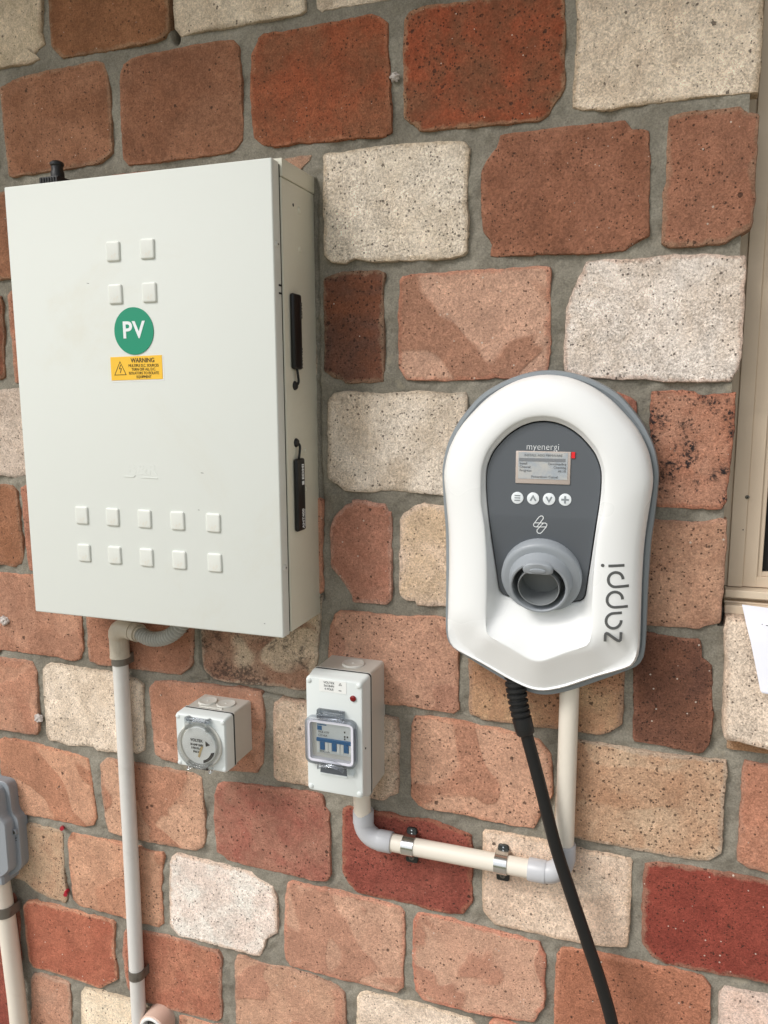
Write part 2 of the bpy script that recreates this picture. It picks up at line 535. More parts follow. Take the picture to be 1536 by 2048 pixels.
# ------------------------------------------------------------------ ground, path, eave
def simple_ground(name, rgb, rough, scale, z, x0, x1, y0, y1):
    n = NT(name + '_surface')
    P = n.n('ShaderNodeTexCoord').outputs['Object']
    a = n.noise(P, scale, 6.0, 0.65)
    b = n.noise(P, scale * 30, 3.0, 0.7)
    c = lin(rgb)
    col = n.mix(n.ramp(a, 0.3, 0.7), c, tuple(v * 0.7 for v in c))
    col = n.mix(n.math('MULTIPLY', b, 0.4), col, tuple(v * 0.5 for v in c))
    n.bsdf(col, rough, n.bump(b, 0.004, 0.6))
    o = link_mesh(name, [(x0, y0, z), (x1, y0, z), (x1, y1, z), (x0, y1, z)], [(0, 1, 2, 3)], n.m)
    return tag(o, kind='structure')
simple_ground('ground', (120, 122, 82), 0.95, 0.6, 0.0, -600, 600, -900, 300)
simple_ground('path', (188, 180, 166), 0.9, 1.5, 0.02, -4.0, 4.0, -2.6, 0.14)

# ------------------------------------------------------------------ the brick wall
WX0, WX1, WZ1 = -2.7, 1.62, 2.66           # wall extent
OX0, OX1, OZ0, OZ1 = 0.080, 1.14, 1.252, 2.36   # window opening

def lattice_noise(x, z, cell, seed):
    rs = np.random.RandomState(seed)
    g = rs.rand(256, 256)
    u, v = x / cell + 60.3, z / cell + 60.7
    i, j = np.floor(u).astype(int), np.floor(v).astype(int)
    fu, fv = u - i, v - j
    fu, fv = fu * fu * (3 - 2 * fu), fv * fv * (3 - 2 * fv)
    i0, i1, j0, j1 = i % 256, (i + 1) % 256, j % 256, (j + 1) % 256
    return (g[i0, j0] * (1 - fu) * (1 - fv) + g[i1, j0] * fu * (1 - fv) + g[i0, j1] * (1 - fu) * fv + g[i1, j1] * fu * fv)

def seg_dist(x, z, pts):
    d = np.full(x.shape, 9.0)
    for (ax, az), (bx, bz) in zip(pts[:-1], pts[1:]):
        vx, vz = bx - ax, bz - az
        t = np.clip(((x - ax) * vx + (z - az) * vz) / (vx * vx + vz * vz), 0, 1)
        d = np.minimum(d, np.hypot(x - ax - t * vx, z - az - t * vz))
    return d

CRACKS = [  # (points, half width, depth): open cracks and holes in the pointing
    ([(-.6815, 1.20), (-.6815, 1.155), (-.679, 1.118), (-.664, 1.098), (-.640, 1.090), (-.600, 1.084), (-.545, 1.078), (-.500, 1.076)], .0016, .007),
    ([(-.664, 1.098), (-.668, 1.088), (-.682, 1.086), (-.700, 1.088)], .0012, .004),
    ([(-.6825, 2.20), (-.6825, 2.115), (-.6795, 2.062), (-.678, 2.048)], .0055, .035),
    ([(-.4655, 1.84), (-.4655, 1.60), (-.4650, 1.45), (-.4665, 1.24)], .0014, .006),
    ([(-.4565, 1.155), (-.4575, 1.125), (-.462, 1.105)], .0016, .006),
    ([(-.3345, .522), (-.3342, .516)], .003, .010),
    ([(-.1460, 1.533), (-.1452, 1.527)], .0025, .008),
]
def mortar_grid(x0, x1, z0, z1, step):
    nx, nz = max(2, int((x1 - x0) / step) + 1), max(2, int((z1 - z0) / step) + 1)
    xs, zs = np.linspace(x0, x1, nx), np.linspace(z0, z1, nz)
    X, Z = np.meshgrid(xs, zs)
    Y = .0038 + .0060 * (lattice_noise(X, Z, .05, 1) - .5) + .0044 * (lattice_noise(X, Z, .017, 2) - .5) + .0016 * (lattice_noise(X, Z, .006, 3) - .5)
    for pts, w, dep in CRACKS:
        wob = .0016 * (lattice_noise(X, Z, .008, 5) - .5)
        dd = seg_dist(X + wob, Z + wob, pts)
        Y = Y + dep * np.clip(1.6 - dd / w, 0, 1)
    Y = np.maximum(Y, .0016)
    v = np.stack([X, Y, Z], -1).reshape(-1, 3)
    i = np.arange(nz - 1)[:, None] * nx + np.arange(nx - 1)[None, :]
    f = np.stack([i, i + 1, i + nx + 1, i + nx], -1).reshape(-1, 4)
    return v, f
vs_, fs_, k_ = [], [], 0
for (a, b_, c, d, st) in ((-1.24, OX0, .24, 2.24, .0026), (-1.24, OX0, 0, .24, .02), (-1.24, OX0, 2.24, WZ1, .02), (WX0, -1.24, 0, WZ1, .02),
                          (OX0, .34, 0.5, OZ0, .003), (OX0, .34, 0, .5, .02), (.34, WX1, 0, OZ0, .02), (OX0, OX1, OZ1, WZ1, .02), (OX1, WX1, OZ0, WZ1, .02)):
    v, f = mortar_grid(a, b_, c, d, st)
    vs_.append(v); fs_.append(f + k_); k_ += len(v)
mb = MB()                                    # the body of the wall behind the pointing, with the window opening
for a, b_ in (((WX0, .045, 0), (OX0, .24, WZ1)), ((OX0, .045, 0), (OX1, .24, OZ0)), ((OX0, .045, OZ1), (OX1, .24, WZ1)), ((OX1, .045, 0), (WX1, .24, WZ1)),
              ((OX0 - .02, .0065, OZ0), (OX0 - .0005, .05, OZ1)), ((OX1 + .0005, .0065, OZ0), (OX1 + .02, .05, OZ1)),
              ((OX0, .0065, OZ0 - .02), (OX1, .05, OZ0 - .0005)), ((OX0, .0065, OZ1 + .0005), (OX1, .05, OZ1 + .02))):
    mb.box(a, b_)
v = np.concatenate(vs_ + [np.array(mb.v)])
me = bpy.data.meshes.new('brick_wall')
fl = [tuple(int(q) for q in f) for arr in fs_ for f in arr] + [tuple(i + k_ for i in f) for f in mb.f]
me.from_pydata(v.tolist(), [], fl)
me.polygons.foreach_set('use_smooth', [True] * sum(len(a) for a in fs_) + [False] * len(mb.f))
me.materials.append(M_MORTAR)
WALL = bpy.data.objects.new('brick_wall', me)
COL.objects.link(WALL)
tag(WALL, 'brick wall of mixed red, tan and cream clay bricks with grey mortar', 'wall')

rng = random.Random(7)
def brick_mesh(poly, y_face, tilt, rough=1.0):
    """rough outline, worn arris, slightly tilted face; vertices round the brick's own centre"""
    cx = sum(p[0] for p in poly) / len(poly); cz = sum(p[1] for p in poly) / len(poly)
    P = [((x - cx) * 1.010, (z - cz) * 1.012) for x, z in poly]
    for _ in range(1):                       # soften the traced corners a little
        Q = []
        for i in range(len(P)):
            a, b = P[i], P[(i + 1) % len(P)]
            Q += [(a[0] * .93 + b[0] * .07, a[1] * .93 + b[1] * .07), (a[0] * .07 + b[0] * .93, a[1] * .07 + b[1] * .93)]
        P = Q
    S = []
    for i in range(len(P)):
        a, b = Vector(P[i]), Vector(P[(i + 1) % len(P)])
        m = max(1, int((b - a).length / .0055))
        for k in range(m):
            S.append(a.lerp(b, k / m))
    n = len(S)
    s1, s2 = rng.random() * 90, rng.random() * 90
    def jit(i, amp, f):
        x = i * f
        j = int(x); t = x - j
        r = lambda q: (math.sin((q % int(n * f + 1)) * 127.1 + s1 * 31.7) * 43758.5453) % 1.0
        return ((r(j) * (1 - t) + r(j + 1) * t) - .5) * 2 * amp
    out = []
    for i in range(n):
        a, p, b = S[i - 1], S[i], S[(i + 1) % n]
        t = (b - a).normalized(); nn = Vector((t.y, -t.x))
        out.append(p + nn * (jit(i, .0009 * rough, .20) + jit(i + 7, .0009 * rough, .9) - .0050 * max(0.0, jit(i + 3, 1.0, .13) - .62)))
    base = [(p.x, p.y) for p in out]
    tx, tz = tilt
    def face_y(x, z, d):
        return y_face + tx * x + tz * z + d
    rings, ev = [], []
    for k, (ins, dy, e) in enumerate(((-.0006, None, 1.0), (0.0, .0030, 1.0), (.0007, .0008, 1.0), (.0018, .0001, .85), (.0090, .0, .40), (.0200, .0, 0.0))):
        q = []
        for x, z in base:                    # towards the centre, so that no corner folds over
            L = math.hypot(x, z); g = 1.0 - ins / max(L, .02)
            q.append((x * g, z * g))
        ring = []
        for i, (x, z) in enumerate(q):
            if dy is None:
                ring.append((x, .022, z))
            else:
                ring.append((x, face_y(x, z, dy * (1.0 + jit(i + 13, .55, .3)) + (jit(i + 31, .0008, .5) if k < 4 else 0)), z))
        rings.append(ring); ev += [e] * n
    v = [p for r in rings for p in r]
    f = []
    for a in range(len(rings) - 1):
        for i in range(n):
            j = (i + 1) % n
            f.append((a * n + i, a * n + j, (a + 1) * n + j, (a + 1) * n + i))
    f.append(tuple(range((len(rings) - 1) * n, len(rings) * n)))
    me = bpy.data.meshes.new('brick')
    me.from_pydata(v, [], f)
    at = me.attributes.new('edge', 'FLOAT', 'POINT')
    at.data.foreach_set('value', ev)
    me.polygons.foreach_set('use_smooth', [True] * len(f))
    me.set_sharp_from_angle(angle=R(38))
    me.materials.append(M_BRICK)
    return me, (cx, cz)

KB = 1.06
SATB = .85
def pale(c):
    return tuple(min(246, v * 1.12) for v in c)
def put_brick(poly, c1, c2, ce, sp, ve, pa, burn=0.0, y_face=None, tilt=None, rough=1.0):
    yf = rng.uniform(-.0007, .0006) if y_face is None else y_face
    tl = (rng.uniform(-.004, .004), rng.uniform(-.005, .005)) if tilt is None else tilt
    me, (cx, cz) = brick_mesh(poly, yf, tl, rough)
    o = bpy.data.objects.new('brick', me)
    COL.objects.link(o)
    o.location = (cx, 0, cz)
    o.parent = WALL
    if rng.random() < .5: ce = tuple((a + b) / 2 for a, b in zip(ce, (150, 140, 122)))   # smeared with mortar
    if ve >= .5: c1, c2 = pale(c1), pale(c2); sp = sp * .7
    for k_, c_ in (('c1', c1), ('c2', c2), ('c3', ce)):
        l_ = lin(c_); g_ = .3 * l_[0] + .6 * l_[1] + .1 * l_[2]
        o[k_] = [KB * (g_ + (v - g_) * SATB) * q for v, q in zip(l_, (1.0, 1.0, 1.08) if ve >= .4 else ((.97, 1.01, .95) if c1[1] < 112 else (1.0, 1.0, 1.02)))]
    o['seed'] = [rng.uniform(0, 40) for _ in range(3)]
    o['speck'] = float(sp); o['vein'] = float(ve); o['pattern'] = float(pa); o['burn'] = float(burn)
    return o

# outlines in millimetres on the wall face (x from the camera's axis, z above the path)
BRICKS = [
    ([(-1069,2113),(-1066,2050),(-996,2048),(-935,2048),(-918,2051),(-931,2057),(-920,2065),(-907,2071),(-913,2091),(-903,2196),(-960,2196)],(190,172,140),(165,148,116),(170,125,80),0.1,0.5,0.0,0.0,0),
    ([(-902,2196),(-895,2196),(-897,2067),(-887,2057),(-876,2046),(-720,2048),(-698,2050),(-688,2058),(-687,2099),(-688,2196)],(150,96,62),(135,84,52),(150,96,62),0.3,0.0,0.0,0.0,0),
    ([(-678,2196),(-679,2097),(-679,2061),(-668,2048),(-637,2050),(-543,2050),(-483,2049),(-474,2054),(-474,2196)],(204,188,158),(182,164,134),(170,140,100),0.15,0.6,0.0,0.0,0),
    ([(-459,2196),(-459,2055),(-450,2048),(-410,2049),(-355,2048),(-275,2046),(-272,2076)],(195,178,150),(170,150,120),(195,178,150),0.15,0.6,0.0,0.0,0),
    ([(-998,1987),(-997,1920),(-994,1887),(-903,1888),(-821,1892),(-811,1897),(-796,1907),(-795,1957),(-796,2010),(-804,2031),(-818,2035),(-882,2034),(-953,2031),(-1000,2021)],(158,104,76),(142,90,62),(160,100,70),0.3,0.0,0.0,0.0,0),
    ([(-778,1962),(-777,1895),(-767,1885),(-704,1884),(-600,1885),(-586,1889),(-576,1901),(-574,1926),(-576,1985),(-577,2023),(-585,2032),(-606,2035),(-721,2033),(-754,2031),(-769,2023),(-775,2010)],(150,98,72),(138,86,60),(165,112,85),0.35,0.0,0.0,0.0,0),
    ([(-561,1951),(-557,1903),(-544,1891),(-525,1887),(-456,1886),(-364,1883),(-354,1889),(-356,1958),(-358,2020),(-371,2030),(-382,2035),(-454,2033),(-536,2033),(-547,2028),(-558,2009)],(140,84,56),(156,76,42),(165,105,75),0.75,0.0,0.0,0.0,0),
    ([(-337,1961),(-336,1905),(-326,1895),(-315,1884),(-234,1882),(-160,1881),(-148,1886),(-136,1904),(-130,1915),(-130,1980),(-134,2031),(-222,2032),(-309,2034),(-329,2029),(-336,2021)],(132,80,54),(160,74,40),(175,120,80),0.8,0.0,0.0,0.0,0),
    ([(-118,2034),(-117,1962),(-119,1892),(-108,1886),(-81,1885),(-47,1885),(-4,1884),(36,1887),(64,1884),(89,1884),(89,1890),(89,1949),(87,2012)],(220,202,172),(198,178,148),(165,135,90),0.35,0.8,0.0,0.0,0),
    ([(-1148,1709),(-1135,1723),(-1007,1732),(-956,1733),(-941,1833),(-944,1868),(-1014,1866),(-1118,1868),(-1148,1853)],(150,98,70),(135,85,60),(150,98,70),0.25,0.0,0.0,0.0,0),
    ([(-705,1715),(-493,1732),(-490,1849),(-484,1855),(-473,1862),(-470,1870),(-487,1870),(-564,1865),(-705,1863)],(185,140,110),(159,120,94),(185,140,110),0.2,0.0,0.0,0.0,0),
    ([(-453,1809),(-453,1738),(-442,1726),(-422,1724),(-410,1729),(-378,1723),(-280,1722),(-255,1725),(-249,1730),(-249,1793),(-248,1856),(-254,1864),(-277,1869),(-362,1871),(-420,1870),(-451,1869)],(220,206,180),(202,186,158),(190,165,125),0.45,1.0,0.0,0.0,0),
    ([(-211,1854),(-219,1846),(-232,1826),(-231,1776),(-227,1753),(-216,1737),(-217,1722),(-82,1718),(-52,1718),(-35,1729),(-23,1735),(-25,1804),(-29,1854),(-48,1859),(-58,1870),(-134,1871),(-207,1868)],(158,100,76),(146,90,66),(165,110,85),0.4,0.0,0.0,0.0,0),
    ([(-9,1789),(-9,1725),(0,1719),(35,1719),(64,1719),(72,1726),(92,1736),(92,1777),(92,1821),(90,1860),(81,1862),(69,1870),(38,1871),(10,1871),(-8,1868)],(166,108,84),(156,98,74),(155,102,76),0.5,0.0,0.0,0.0,0),
    ([(-1235,1546),(-1044,1571),(-1033,1574),(-1029,1627),(-1028,1691),(-1030,1705),(-1094,1703),(-1235,1694)],(140,80,55),(120,68,47),(140,80,55),0.25,0.0,0.0,0.0,0),
    ([(-1015,1602),(-1015,1564),(-961,1571),(-841,1580),(-832,1717),(-948,1715),(-1007,1712),(-1017,1705)],(175,115,85),(150,98,73),(175,115,85),0.25,0.0,0.0,0.0,0),
    ([(-455,1641),(-456,1577),(-447,1570),(-427,1564),(-424,1560),(-379,1561),(-365,1561),(-365,1645),(-364,1708),(-374,1711),(-422,1712),(-441,1709),(-454,1705)],(132,76,52),(96,70,64),(150,105,80),1.0,0,0.35,0.0,0),
    ([(-345,1645),(-344,1581),(-338,1572),(-333,1563),(-271,1563),(-150,1563),(-143,1567),(-139,1600),(-139,1650),(-141,1703),(-160,1705),(-238,1705),(-325,1704),(-338,1702),(-343,1696)],(200,154,126),(168,118,90),(185,115,85),0.35,0.1,1.0,0.0,0),
    ([(-105,1689),(-119,1650),(-120,1606),(-121,1572),(-112,1567),(-75,1564),(-14,1560),(38,1558),(77,1559),(80,1563),(86,1573),(88,1601),(88,1654),(87,1704),(63,1706),(34,1710),(-21,1708),(-69,1708),(-95,1707)],(222,208,190),(205,188,165),(190,150,120),0.45,1.0,0.0,0.0,0),
    ([(-1169,1384),(-1060,1410),(-1028,1407),(-1006,1410),(-975,1408),(-962,1558),(-1046,1553),(-1111,1548),(-1169,1528)],(190,172,150),(172,152,130),(190,172,150),0.35,0.9,0.0,0.0,0),
    ([(-452,1479),(-452,1425),(-440,1417),(-426,1406),(-391,1406),(-357,1409),(-313,1406),(-278,1405),(-270,1404),(-248,1407),(-247,1540),(-250,1547),(-271,1544),(-313,1548),(-371,1545),(-424,1548),(-441,1545),(-450,1535)],(210,196,172),(190,172,144),(185,160,120),0.5,0.9,0.0,0.0,0),
    ([(-224,1398),(-24,1397),(-28,1505),(-29,1534),(-36,1539),(-56,1547),(-226,1548)],(175,115,90),(150,98,77),(180,110,85),0.25,0.0,0.0,0.0,0),
    ([(-11,1474),(-3,1401),(52,1402),(76,1402),(82,1413),(82,1420),(86,1500),(85,1536),(85,1545),(58,1543),(50,1541),(43,1542),(38,1546),(10,1548),(-13,1546)],(188,135,106),(176,112,80),(170,100,70),0.6,0.2,0.2,1.0,0),
    ([(-1230,1220),(-1076,1252),(-1043,1250),(-1029,1257),(-1023,1269),(-1024,1317),(-1027,1381),(-1036,1392),(-1062,1394),(-1129,1389),(-1230,1368)],(165,108,78),(150,95,65),(160,90,65),0.3,0.0,0.0,0.0,0),
    ([(-1018,1334),(-1014,1258),(-1011,1247),(-865,1249),(-855,1396),(-1006,1395),(-1019,1390)],(180,120,92),(154,103,79),(180,120,92),0.25,0.0,0.0,0.0,0),
    ([(-451,1293),(-423,1261),(-417,1252),(-416,1242),(-364,1242),(-357,1250),(-355,1302),(-354,1379),(-360,1380),(-365,1390),(-387,1392),(-415,1393),(-415,1388),(-426,1384),(-444,1366),(-450,1351)],(178,122,96),(170,110,84),(185,145,125),0.45,0.2,0.0,0.0,0),
    ([(-344,1324),(-343,1258),(-333,1250),(-320,1250),(-318,1244),(-268,1247),(-190,1246),(-193,1389),(-270,1391),(-306,1392),(-319,1389),(-338,1377),(-343,1368)],(205,178,146),(192,164,126),(205,180,155),0.5,0.8,0.0,0.0,0),
    ([(-115,1239),(-7,1246),(24,1246),(58,1247),(66,1251),(83,1257),(85,1300),(84,1357),(84,1388),(76,1390),(53,1384),(-7,1386),(-120,1382)],(192,148,116),(172,122,92),(180,105,75),0.45,0.2,0.25,0.0,0),
    ([(-1116,1072),(-1092,1096),(-983,1096),(-930,1094),(-920,1098),(-910,1115),(-909,1177),(-909,1233),(-927,1241),(-1012,1239),(-1077,1238),(-1116,1237),(-1116,1196)],(185,134,104),(160,108,80),(175,115,85),0.25,0.1,0.5,0.0,0),
    ([(-900,1173),(-899,1097),(-882,1092),(-816,1093),(-719,1093),(-704,1104),(-694,1118),(-690,1164),(-682,1245),(-816,1240),(-896,1234)],(172,118,88),(150,98,70),(185,120,90),0.3,0.1,0.2,0.0,0),
    ([(-676,1172),(-675,1110),(-658,1094),(-629,1090),(-591,1092),(-539,1095),(-500,1094),(-488,1098),(-475,1144),(-472,1201),(-468,1248),(-569,1240),(-674,1231)],(160,116,86),(206,184,148),(200,178,142),0.7,0.4,0.9,0.7,0),
    ([(-458,1089),(-366,1090),(-327,1091),(-263,1089),(-254,1097),(-258,1214),(-265,1228),(-283,1230),(-327,1228),(-373,1228),(-436,1226),(-446,1219),(-453,1199),(-458,1156)],(198,148,118),(172,120,94),(180,125,95),0.4,0.15,0.8,0.0,0),
    ([(-240,1157),(-238,1092),(-219,1086),(-148,1086),(-111,1086),(-59,1086),(-46,1091),(-30,1106),(-29,1126),(-30,1172),(-31,1230),(-129,1231),(-240,1223)],(176,140,98),(160,108,72),(150,100,70),1.0,0.6,0.3,0.0,0),
    ([(-17,1156),(-15,1084),(15,1083),(67,1080),(73,1082),(80,1093),(82,1136),(77,1198),(65,1208),(61,1232),(25,1233),(-20,1236)],(122,76,58),(98,62,52),(150,98,78),0.9,0.1,0.4,0.0,0),
    ([(91,1222),(92,1156),(95,1114),(126,1111),(147,1108),(184,1107),(266,1102),(254,1255),(173,1260),(117,1263),(90,1264),(89,1248)],(208,188,160),(192,175,150),(200,150,105),0.35,0.9,0.0,0.0,1),
    ([(102,1091),(148,1091),(268,1082),(266,1100),(147,1107),(101,1107)],(175,130,88),(150,108,72),(175,130,88),0.25,0.0,0.0,0.0,0),
    ([(-1221,917),(-1107,943),(-1061,944),(-1027,945),(-1019,953),(-1016,1012),(-1014,1065),(-1022,1082),(-1048,1084),(-1093,1082),(-1210,1079),(-1221,1062)],(195,142,110),(178,118,88),(185,110,80),0.3,0.15,0.5,0.0,0),
    ([(-1001,1014),(-1002,953),(-997,940),(-948,936),(-901,942),(-893,936),(-845,940),(-813,942),(-797,952),(-794,1015),(-793,1066),(-805,1076),(-852,1081),(-940,1082),(-981,1085),(-991,1079),(-1000,1069)],(222,202,174),(202,182,152),(180,150,110),0.45,0.9,0.0,0.0,0),
    ([(-779,1008),(-775,948),(-761,940),(-734,939),(-624,943),(-585,945),(-572,965),(-569,1062),(-572,1082),(-593,1085),(-682,1083),(-768,1078),(-780,1062)],(196,142,112),(176,118,86),(190,110,80),0.3,0.15,0.5,0.0,0),
    ([(-552,1006),(-553,945),(-547,938),(-524,938),(-498,939),(-457,938),(-389,936),(-371,935),(-361,944),(-346,952),(-345,1042),(-348,1068),(-366,1070),(-422,1075),(-498,1077),(-537,1077),(-550,1066)],(200,178,150),(182,156,124),(190,150,120),0.55,0.9,0.0,0.0,0),
    ([(-327,1008),(-325,951),(-315,940),(-299,935),(-266,934),(-206,933),(-162,932),(-143,934),(-134,958),(-119,986),(-122,1046),(-139,1065),(-171,1073),(-237,1077),(-289,1078),(-320,1076),(-325,1059)],(205,156,124),(178,122,92),(188,125,92),0.3,0.15,0.9,0.0,0),
    ([(-114,932),(-87,931),(-52,929),(23,929),(74,928),(88,932),(102,947),(102,1020),(103,1065),(101,1074),(69,1072),(29,1071),(-25,1073),(-87,1075),(-111,1074)],(206,172,132),(180,128,86),(200,180,150),0.9,0.45,0.5,0.0,0),
    ([(121,996),(121,938),(136,931),(159,929),(252,925),(285,926),(274,1070),(241,1074),(149,1075),(128,1077),(123,1078),(121,1066)],(196,138,106),(180,115,84),(190,110,80),0.3,0.1,0.4,0.0,0),
    ([(-1113,770),(-1069,785),(-963,788),(-933,786),(-913,792),(-906,805),(-907,833),(-911,898),(-914,917),(-928,921),(-1018,927),(-1101,929),(-1113,923),(-1113,913)],(208,154,118),(182,124,90),(190,125,90),0.25,0.1,1.0,0.0,0),
    ([(-890,855),(-885,799),(-880,786),(-819,783),(-705,786),(-693,792),(-685,805),(-686,881),(-686,920),(-698,925),(-810,925),(-876,923),(-890,910)],(206,158,124),(180,122,90),(190,125,92),0.25,0.1,0.9,0.0,0),
    ([(-667,844),(-664,792),(-652,789),(-644,781),(-563,779),(-490,778),(-467,782),(-460,791),(-458,837),(-459,900),(-468,909),(-473,924),(-484,928),(-561,924),(-644,920),(-656,913),(-663,896)],(170,116,92),(160,90,72),(180,120,95),0.4,0.1,0.15,0.0,0),
    ([(-438,858),(-439,803),(-431,790),(-412,773),(-338,774),(-264,771),(-245,777),(-231,799),(-232,883),(-235,904),(-296,918),(-350,915),(-387,915),(-424,916),(-437,909)],(158,80,66),(145,68,56),(170,110,85),0.5,0.0,0.0,0.0,0),
    ([(-216,870),(-216,808),(-214,789),(-195,770),(-123,770),(-65,770),(-36,774),(-10,781),(-9,864),(-9,914),(-52,914),(-90,914),(-144,918),(-212,918),(-216,911)],(214,190,160),(200,172,142),(205,170,130),0.4,0.7,0.0,0.0,0),
    ([(7,837),(10,790),(24,774),(41,767),(104,769),(169,771),(214,769),(214,912),(214,915),(159,916),(75,918),(23,914),(8,908)],(150,64,50),(140,56,44),(175,115,90),0.5,0.0,0.0,0.0,0),
    ([(-1185,650),(-1080,650),(-1060,635),(-1010,627),(-990,625),(-984,633),(-984,702),(-981,764),(-989,770),(-1055,769),(-1078,764),(-1174,753)],(205,172,130),(184,136,98),(205,175,130),1.0,0.4,0.4,0.0,0),
    ([(-973,701),(-969,639),(-954,628),(-822,625),(-788,625),(-777,635),(-777,702),(-770,767),(-816,768),(-850,768),(-910,771),(-962,770),(-973,753)],(206,154,118),(184,126,92),(190,125,92),0.25,0.1,0.8,0.0,0),
    ([(-761,693),(-762,634),(-746,618),(-704,619),(-646,618),(-617,618),(-589,618),(-583,632),(-576,654),(-556,670),(-555,732),(-561,751),(-584,759),(-602,769),(-678,770),(-744,772),(-753,765),(-758,752)],(230,214,196),(214,196,176),(205,165,125),0.45,0.7,0.0,0.0,0),
    ([(-542,682),(-542,625),(-532,615),(-445,615),(-370,616),(-350,617),(-339,630),(-337,694),(-336,757),(-343,765),(-409,767),(-488,768),(-528,767),(-534,762),(-541,733)],(202,156,126),(180,126,98),(200,130,100),0.25,0.15,0.8,0.0,0),
    ([(-323,665),(-319,630),(-305,616),(-263,615),(-178,618),(-137,625),(-122,655),(-121,739),(-125,743),(-132,758),(-174,759),(-217,759),(-280,764),(-315,762),(-323,746)],(204,158,128),(182,126,98),(200,115,85),0.25,0.15,0.9,0.0,0),
    ([(-107,679),(-106,622),(-7,627),(101,644),(101,698),(100,745),(89,760),(57,764),(21,762),(-46,761),(-99,756),(-106,742)],(176,112,80),(165,102,70),(190,125,92),0.3,0,0.15,0.0,0),
    ([(115,640),(191,641),(307,656),(299,755),(265,756),(170,754),(118,752),(112,738)],(212,186,164),(200,170,146),(212,186,164),0.35,0.5,0.0,0.0,0),
    ([(-1086,548),(-1084,484),(-1075,473),(-1012,473),(-945,471),(-922,470),(-896,487),(-882,499),(-884,554),(-881,612),(-955,615),(-1025,613),(-1075,610),(-1086,598)],(184,104,78),(172,92,68),(205,150,120),0.3,0.0,0.0,0.0,0),
    ([(-867,555),(-863,492),(-853,479),(-832,467),(-753,469),(-675,471),(-666,482),(-667,535),(-663,593),(-672,607),(-752,613),(-812,611),(-854,605),(-862,594)],(184,120,88),(172,102,74),(200,130,100),0.3,0,0.2,0.0,0),
    ([(-639,524),(-638,463),(-537,468),(-442,478),(-437,536),(-438,590),(-451,601),(-480,606),(-532,611),(-599,606),(-617,609),(-632,608),(-638,595)],(198,152,120),(182,126,98),(190,120,90),0.25,0.2,0.8,0.0,0),
    ([(-418,522),(-412,460),(-215,487),(-216,590),(-232,603),(-295,605),(-360,605),(-400,605),(-411,600),(-416,589)],(220,200,172),(205,184,156),(215,190,150),0.35,0.8,0.0,0.0,0),
    ([(-1089,378),(-1097,311),(-999,319),(-991,427),(-993,459),(-1059,462),(-1074,458),(-1084,442)],(200,150,120),(184,130,100),(200,150,120),0.2,0.1,0.3,0.0,0),
    ([(-974,311),(-774,326),(-768,439),(-794,451),(-852,461),(-900,462),(-956,463),(-965,448)],(224,204,170),(210,188,152),(210,180,130),0.3,0.6,0.0,0.0,0),
]
for poly, c1, c2, ce, sp, ve, pa, burn, sill in BRICKS:
    P = [(x / 1000.0, z / 1000.0) for x, z in poly]
    if sill == 1:      # the sloping sill brick stands proud of the wall at its lower edge
        put_brick(P, c1, c2, ce, sp, ve, pa, burn, y_face=-.012, tilt=(0.0, .20))
    else:
        put_brick(P, c1, c2, ce, sp, ve, pa, burn)

# the courses go on outside the photograph
KINDS = [((205, 190, 165), (186, 168, 140), (190, 160, 125), .4, .8, .1), ((150, 98, 72), (138, 86, 60), (165, 112, 85), .4, 0, .1),
         ((204, 156, 122), (180, 124, 94), (190, 120, 90), .3, .15, .8), ((158, 78, 62), (142, 64, 52), (170, 110, 85), .5, 0, .1),
         ((196, 142, 112), (176, 118, 86), (190, 110, 80), .3, .15, .5)]
def fill_course(z0, z1, xs, xe):
    x = xs
    while x < xe - .04:
        w = min(.207, xe - x)
        d = lambda: rng.uniform(-.003, .003)
        ch = [rng.uniform(.004, .016) for _ in range(4)]
        a, b, c, e = x + d(), x + w + d(), z0 + d(), z1 + d()
        poly = [(a + ch[0], c), (b - ch[1], c + d()), (b, c + ch[1]), (b + d() * .5, e - ch[2]), (b - ch[2], e), (a + ch[3], e + d()), (a, e - ch[3]), (a + d() * .5, c + ch[0])]
        k = KINDS[rng.randrange(len(KINDS))]
        put_brick(poly, *k)
        x += w + .015
def fill_left(z0, z1, xe):
    x = xe
    while x > WX0 + .05:
        fill_course(z0, z1, max(WX0, x - .207), x); x -= .222
FILL = [
    (2050, 2196, -1084, None, 1615),
    (1885, 2034, -1015, None, 1615),
    (1720, 1870, -1163, None, 1615),
    (1720, 1870, None, -926, -720),
    (1560, 1711, -1250, None, 1615),
    (1560, 1711, None, -817, -471),
    (1400, 1548, -1184, None, 1615),
    (1400, 1548, None, -947, -467),
    (1240, 1391, -1245, None, 1615),
    (1240, 1391, None, -840, -466),
    (1086, 1232, -1131, None, 1615),
    (932, 1077, -1236, 300, 1615),
    (775, 925, -1128, 229, 1615),
    (620, 769, -1200, 322, 1615),
    (466, 614, -1101, -200, 1615),
    (311, 462, -1112, -753, 1615),
    (1086, 1245, None, 312, 1615),
    (2208, 2352, -900, -885, 85),
    (2368, 2510, -1010, -995, 1615),
    (2526, 2650, -900, -885, 1615),
    (156, 300, -900, -885, 1615),
    (4, 144, -1010, -995, 1615),
]
for z0, z1, xl, xr, xend in FILL:
    if xl is not None: fill_left(z0 / 1000., z1 / 1000., xl / 1000.)
    if xr is not None: fill_course(z0 / 1000., z1 / 1000., xr / 1000., xend / 1000.)
for k in range(7):                           # beside the window, outside the picture
    z0 = 1.245 + k * .1575
    fill_course(z0, z0 + .147, OX1 + .004, WX1 - .004)

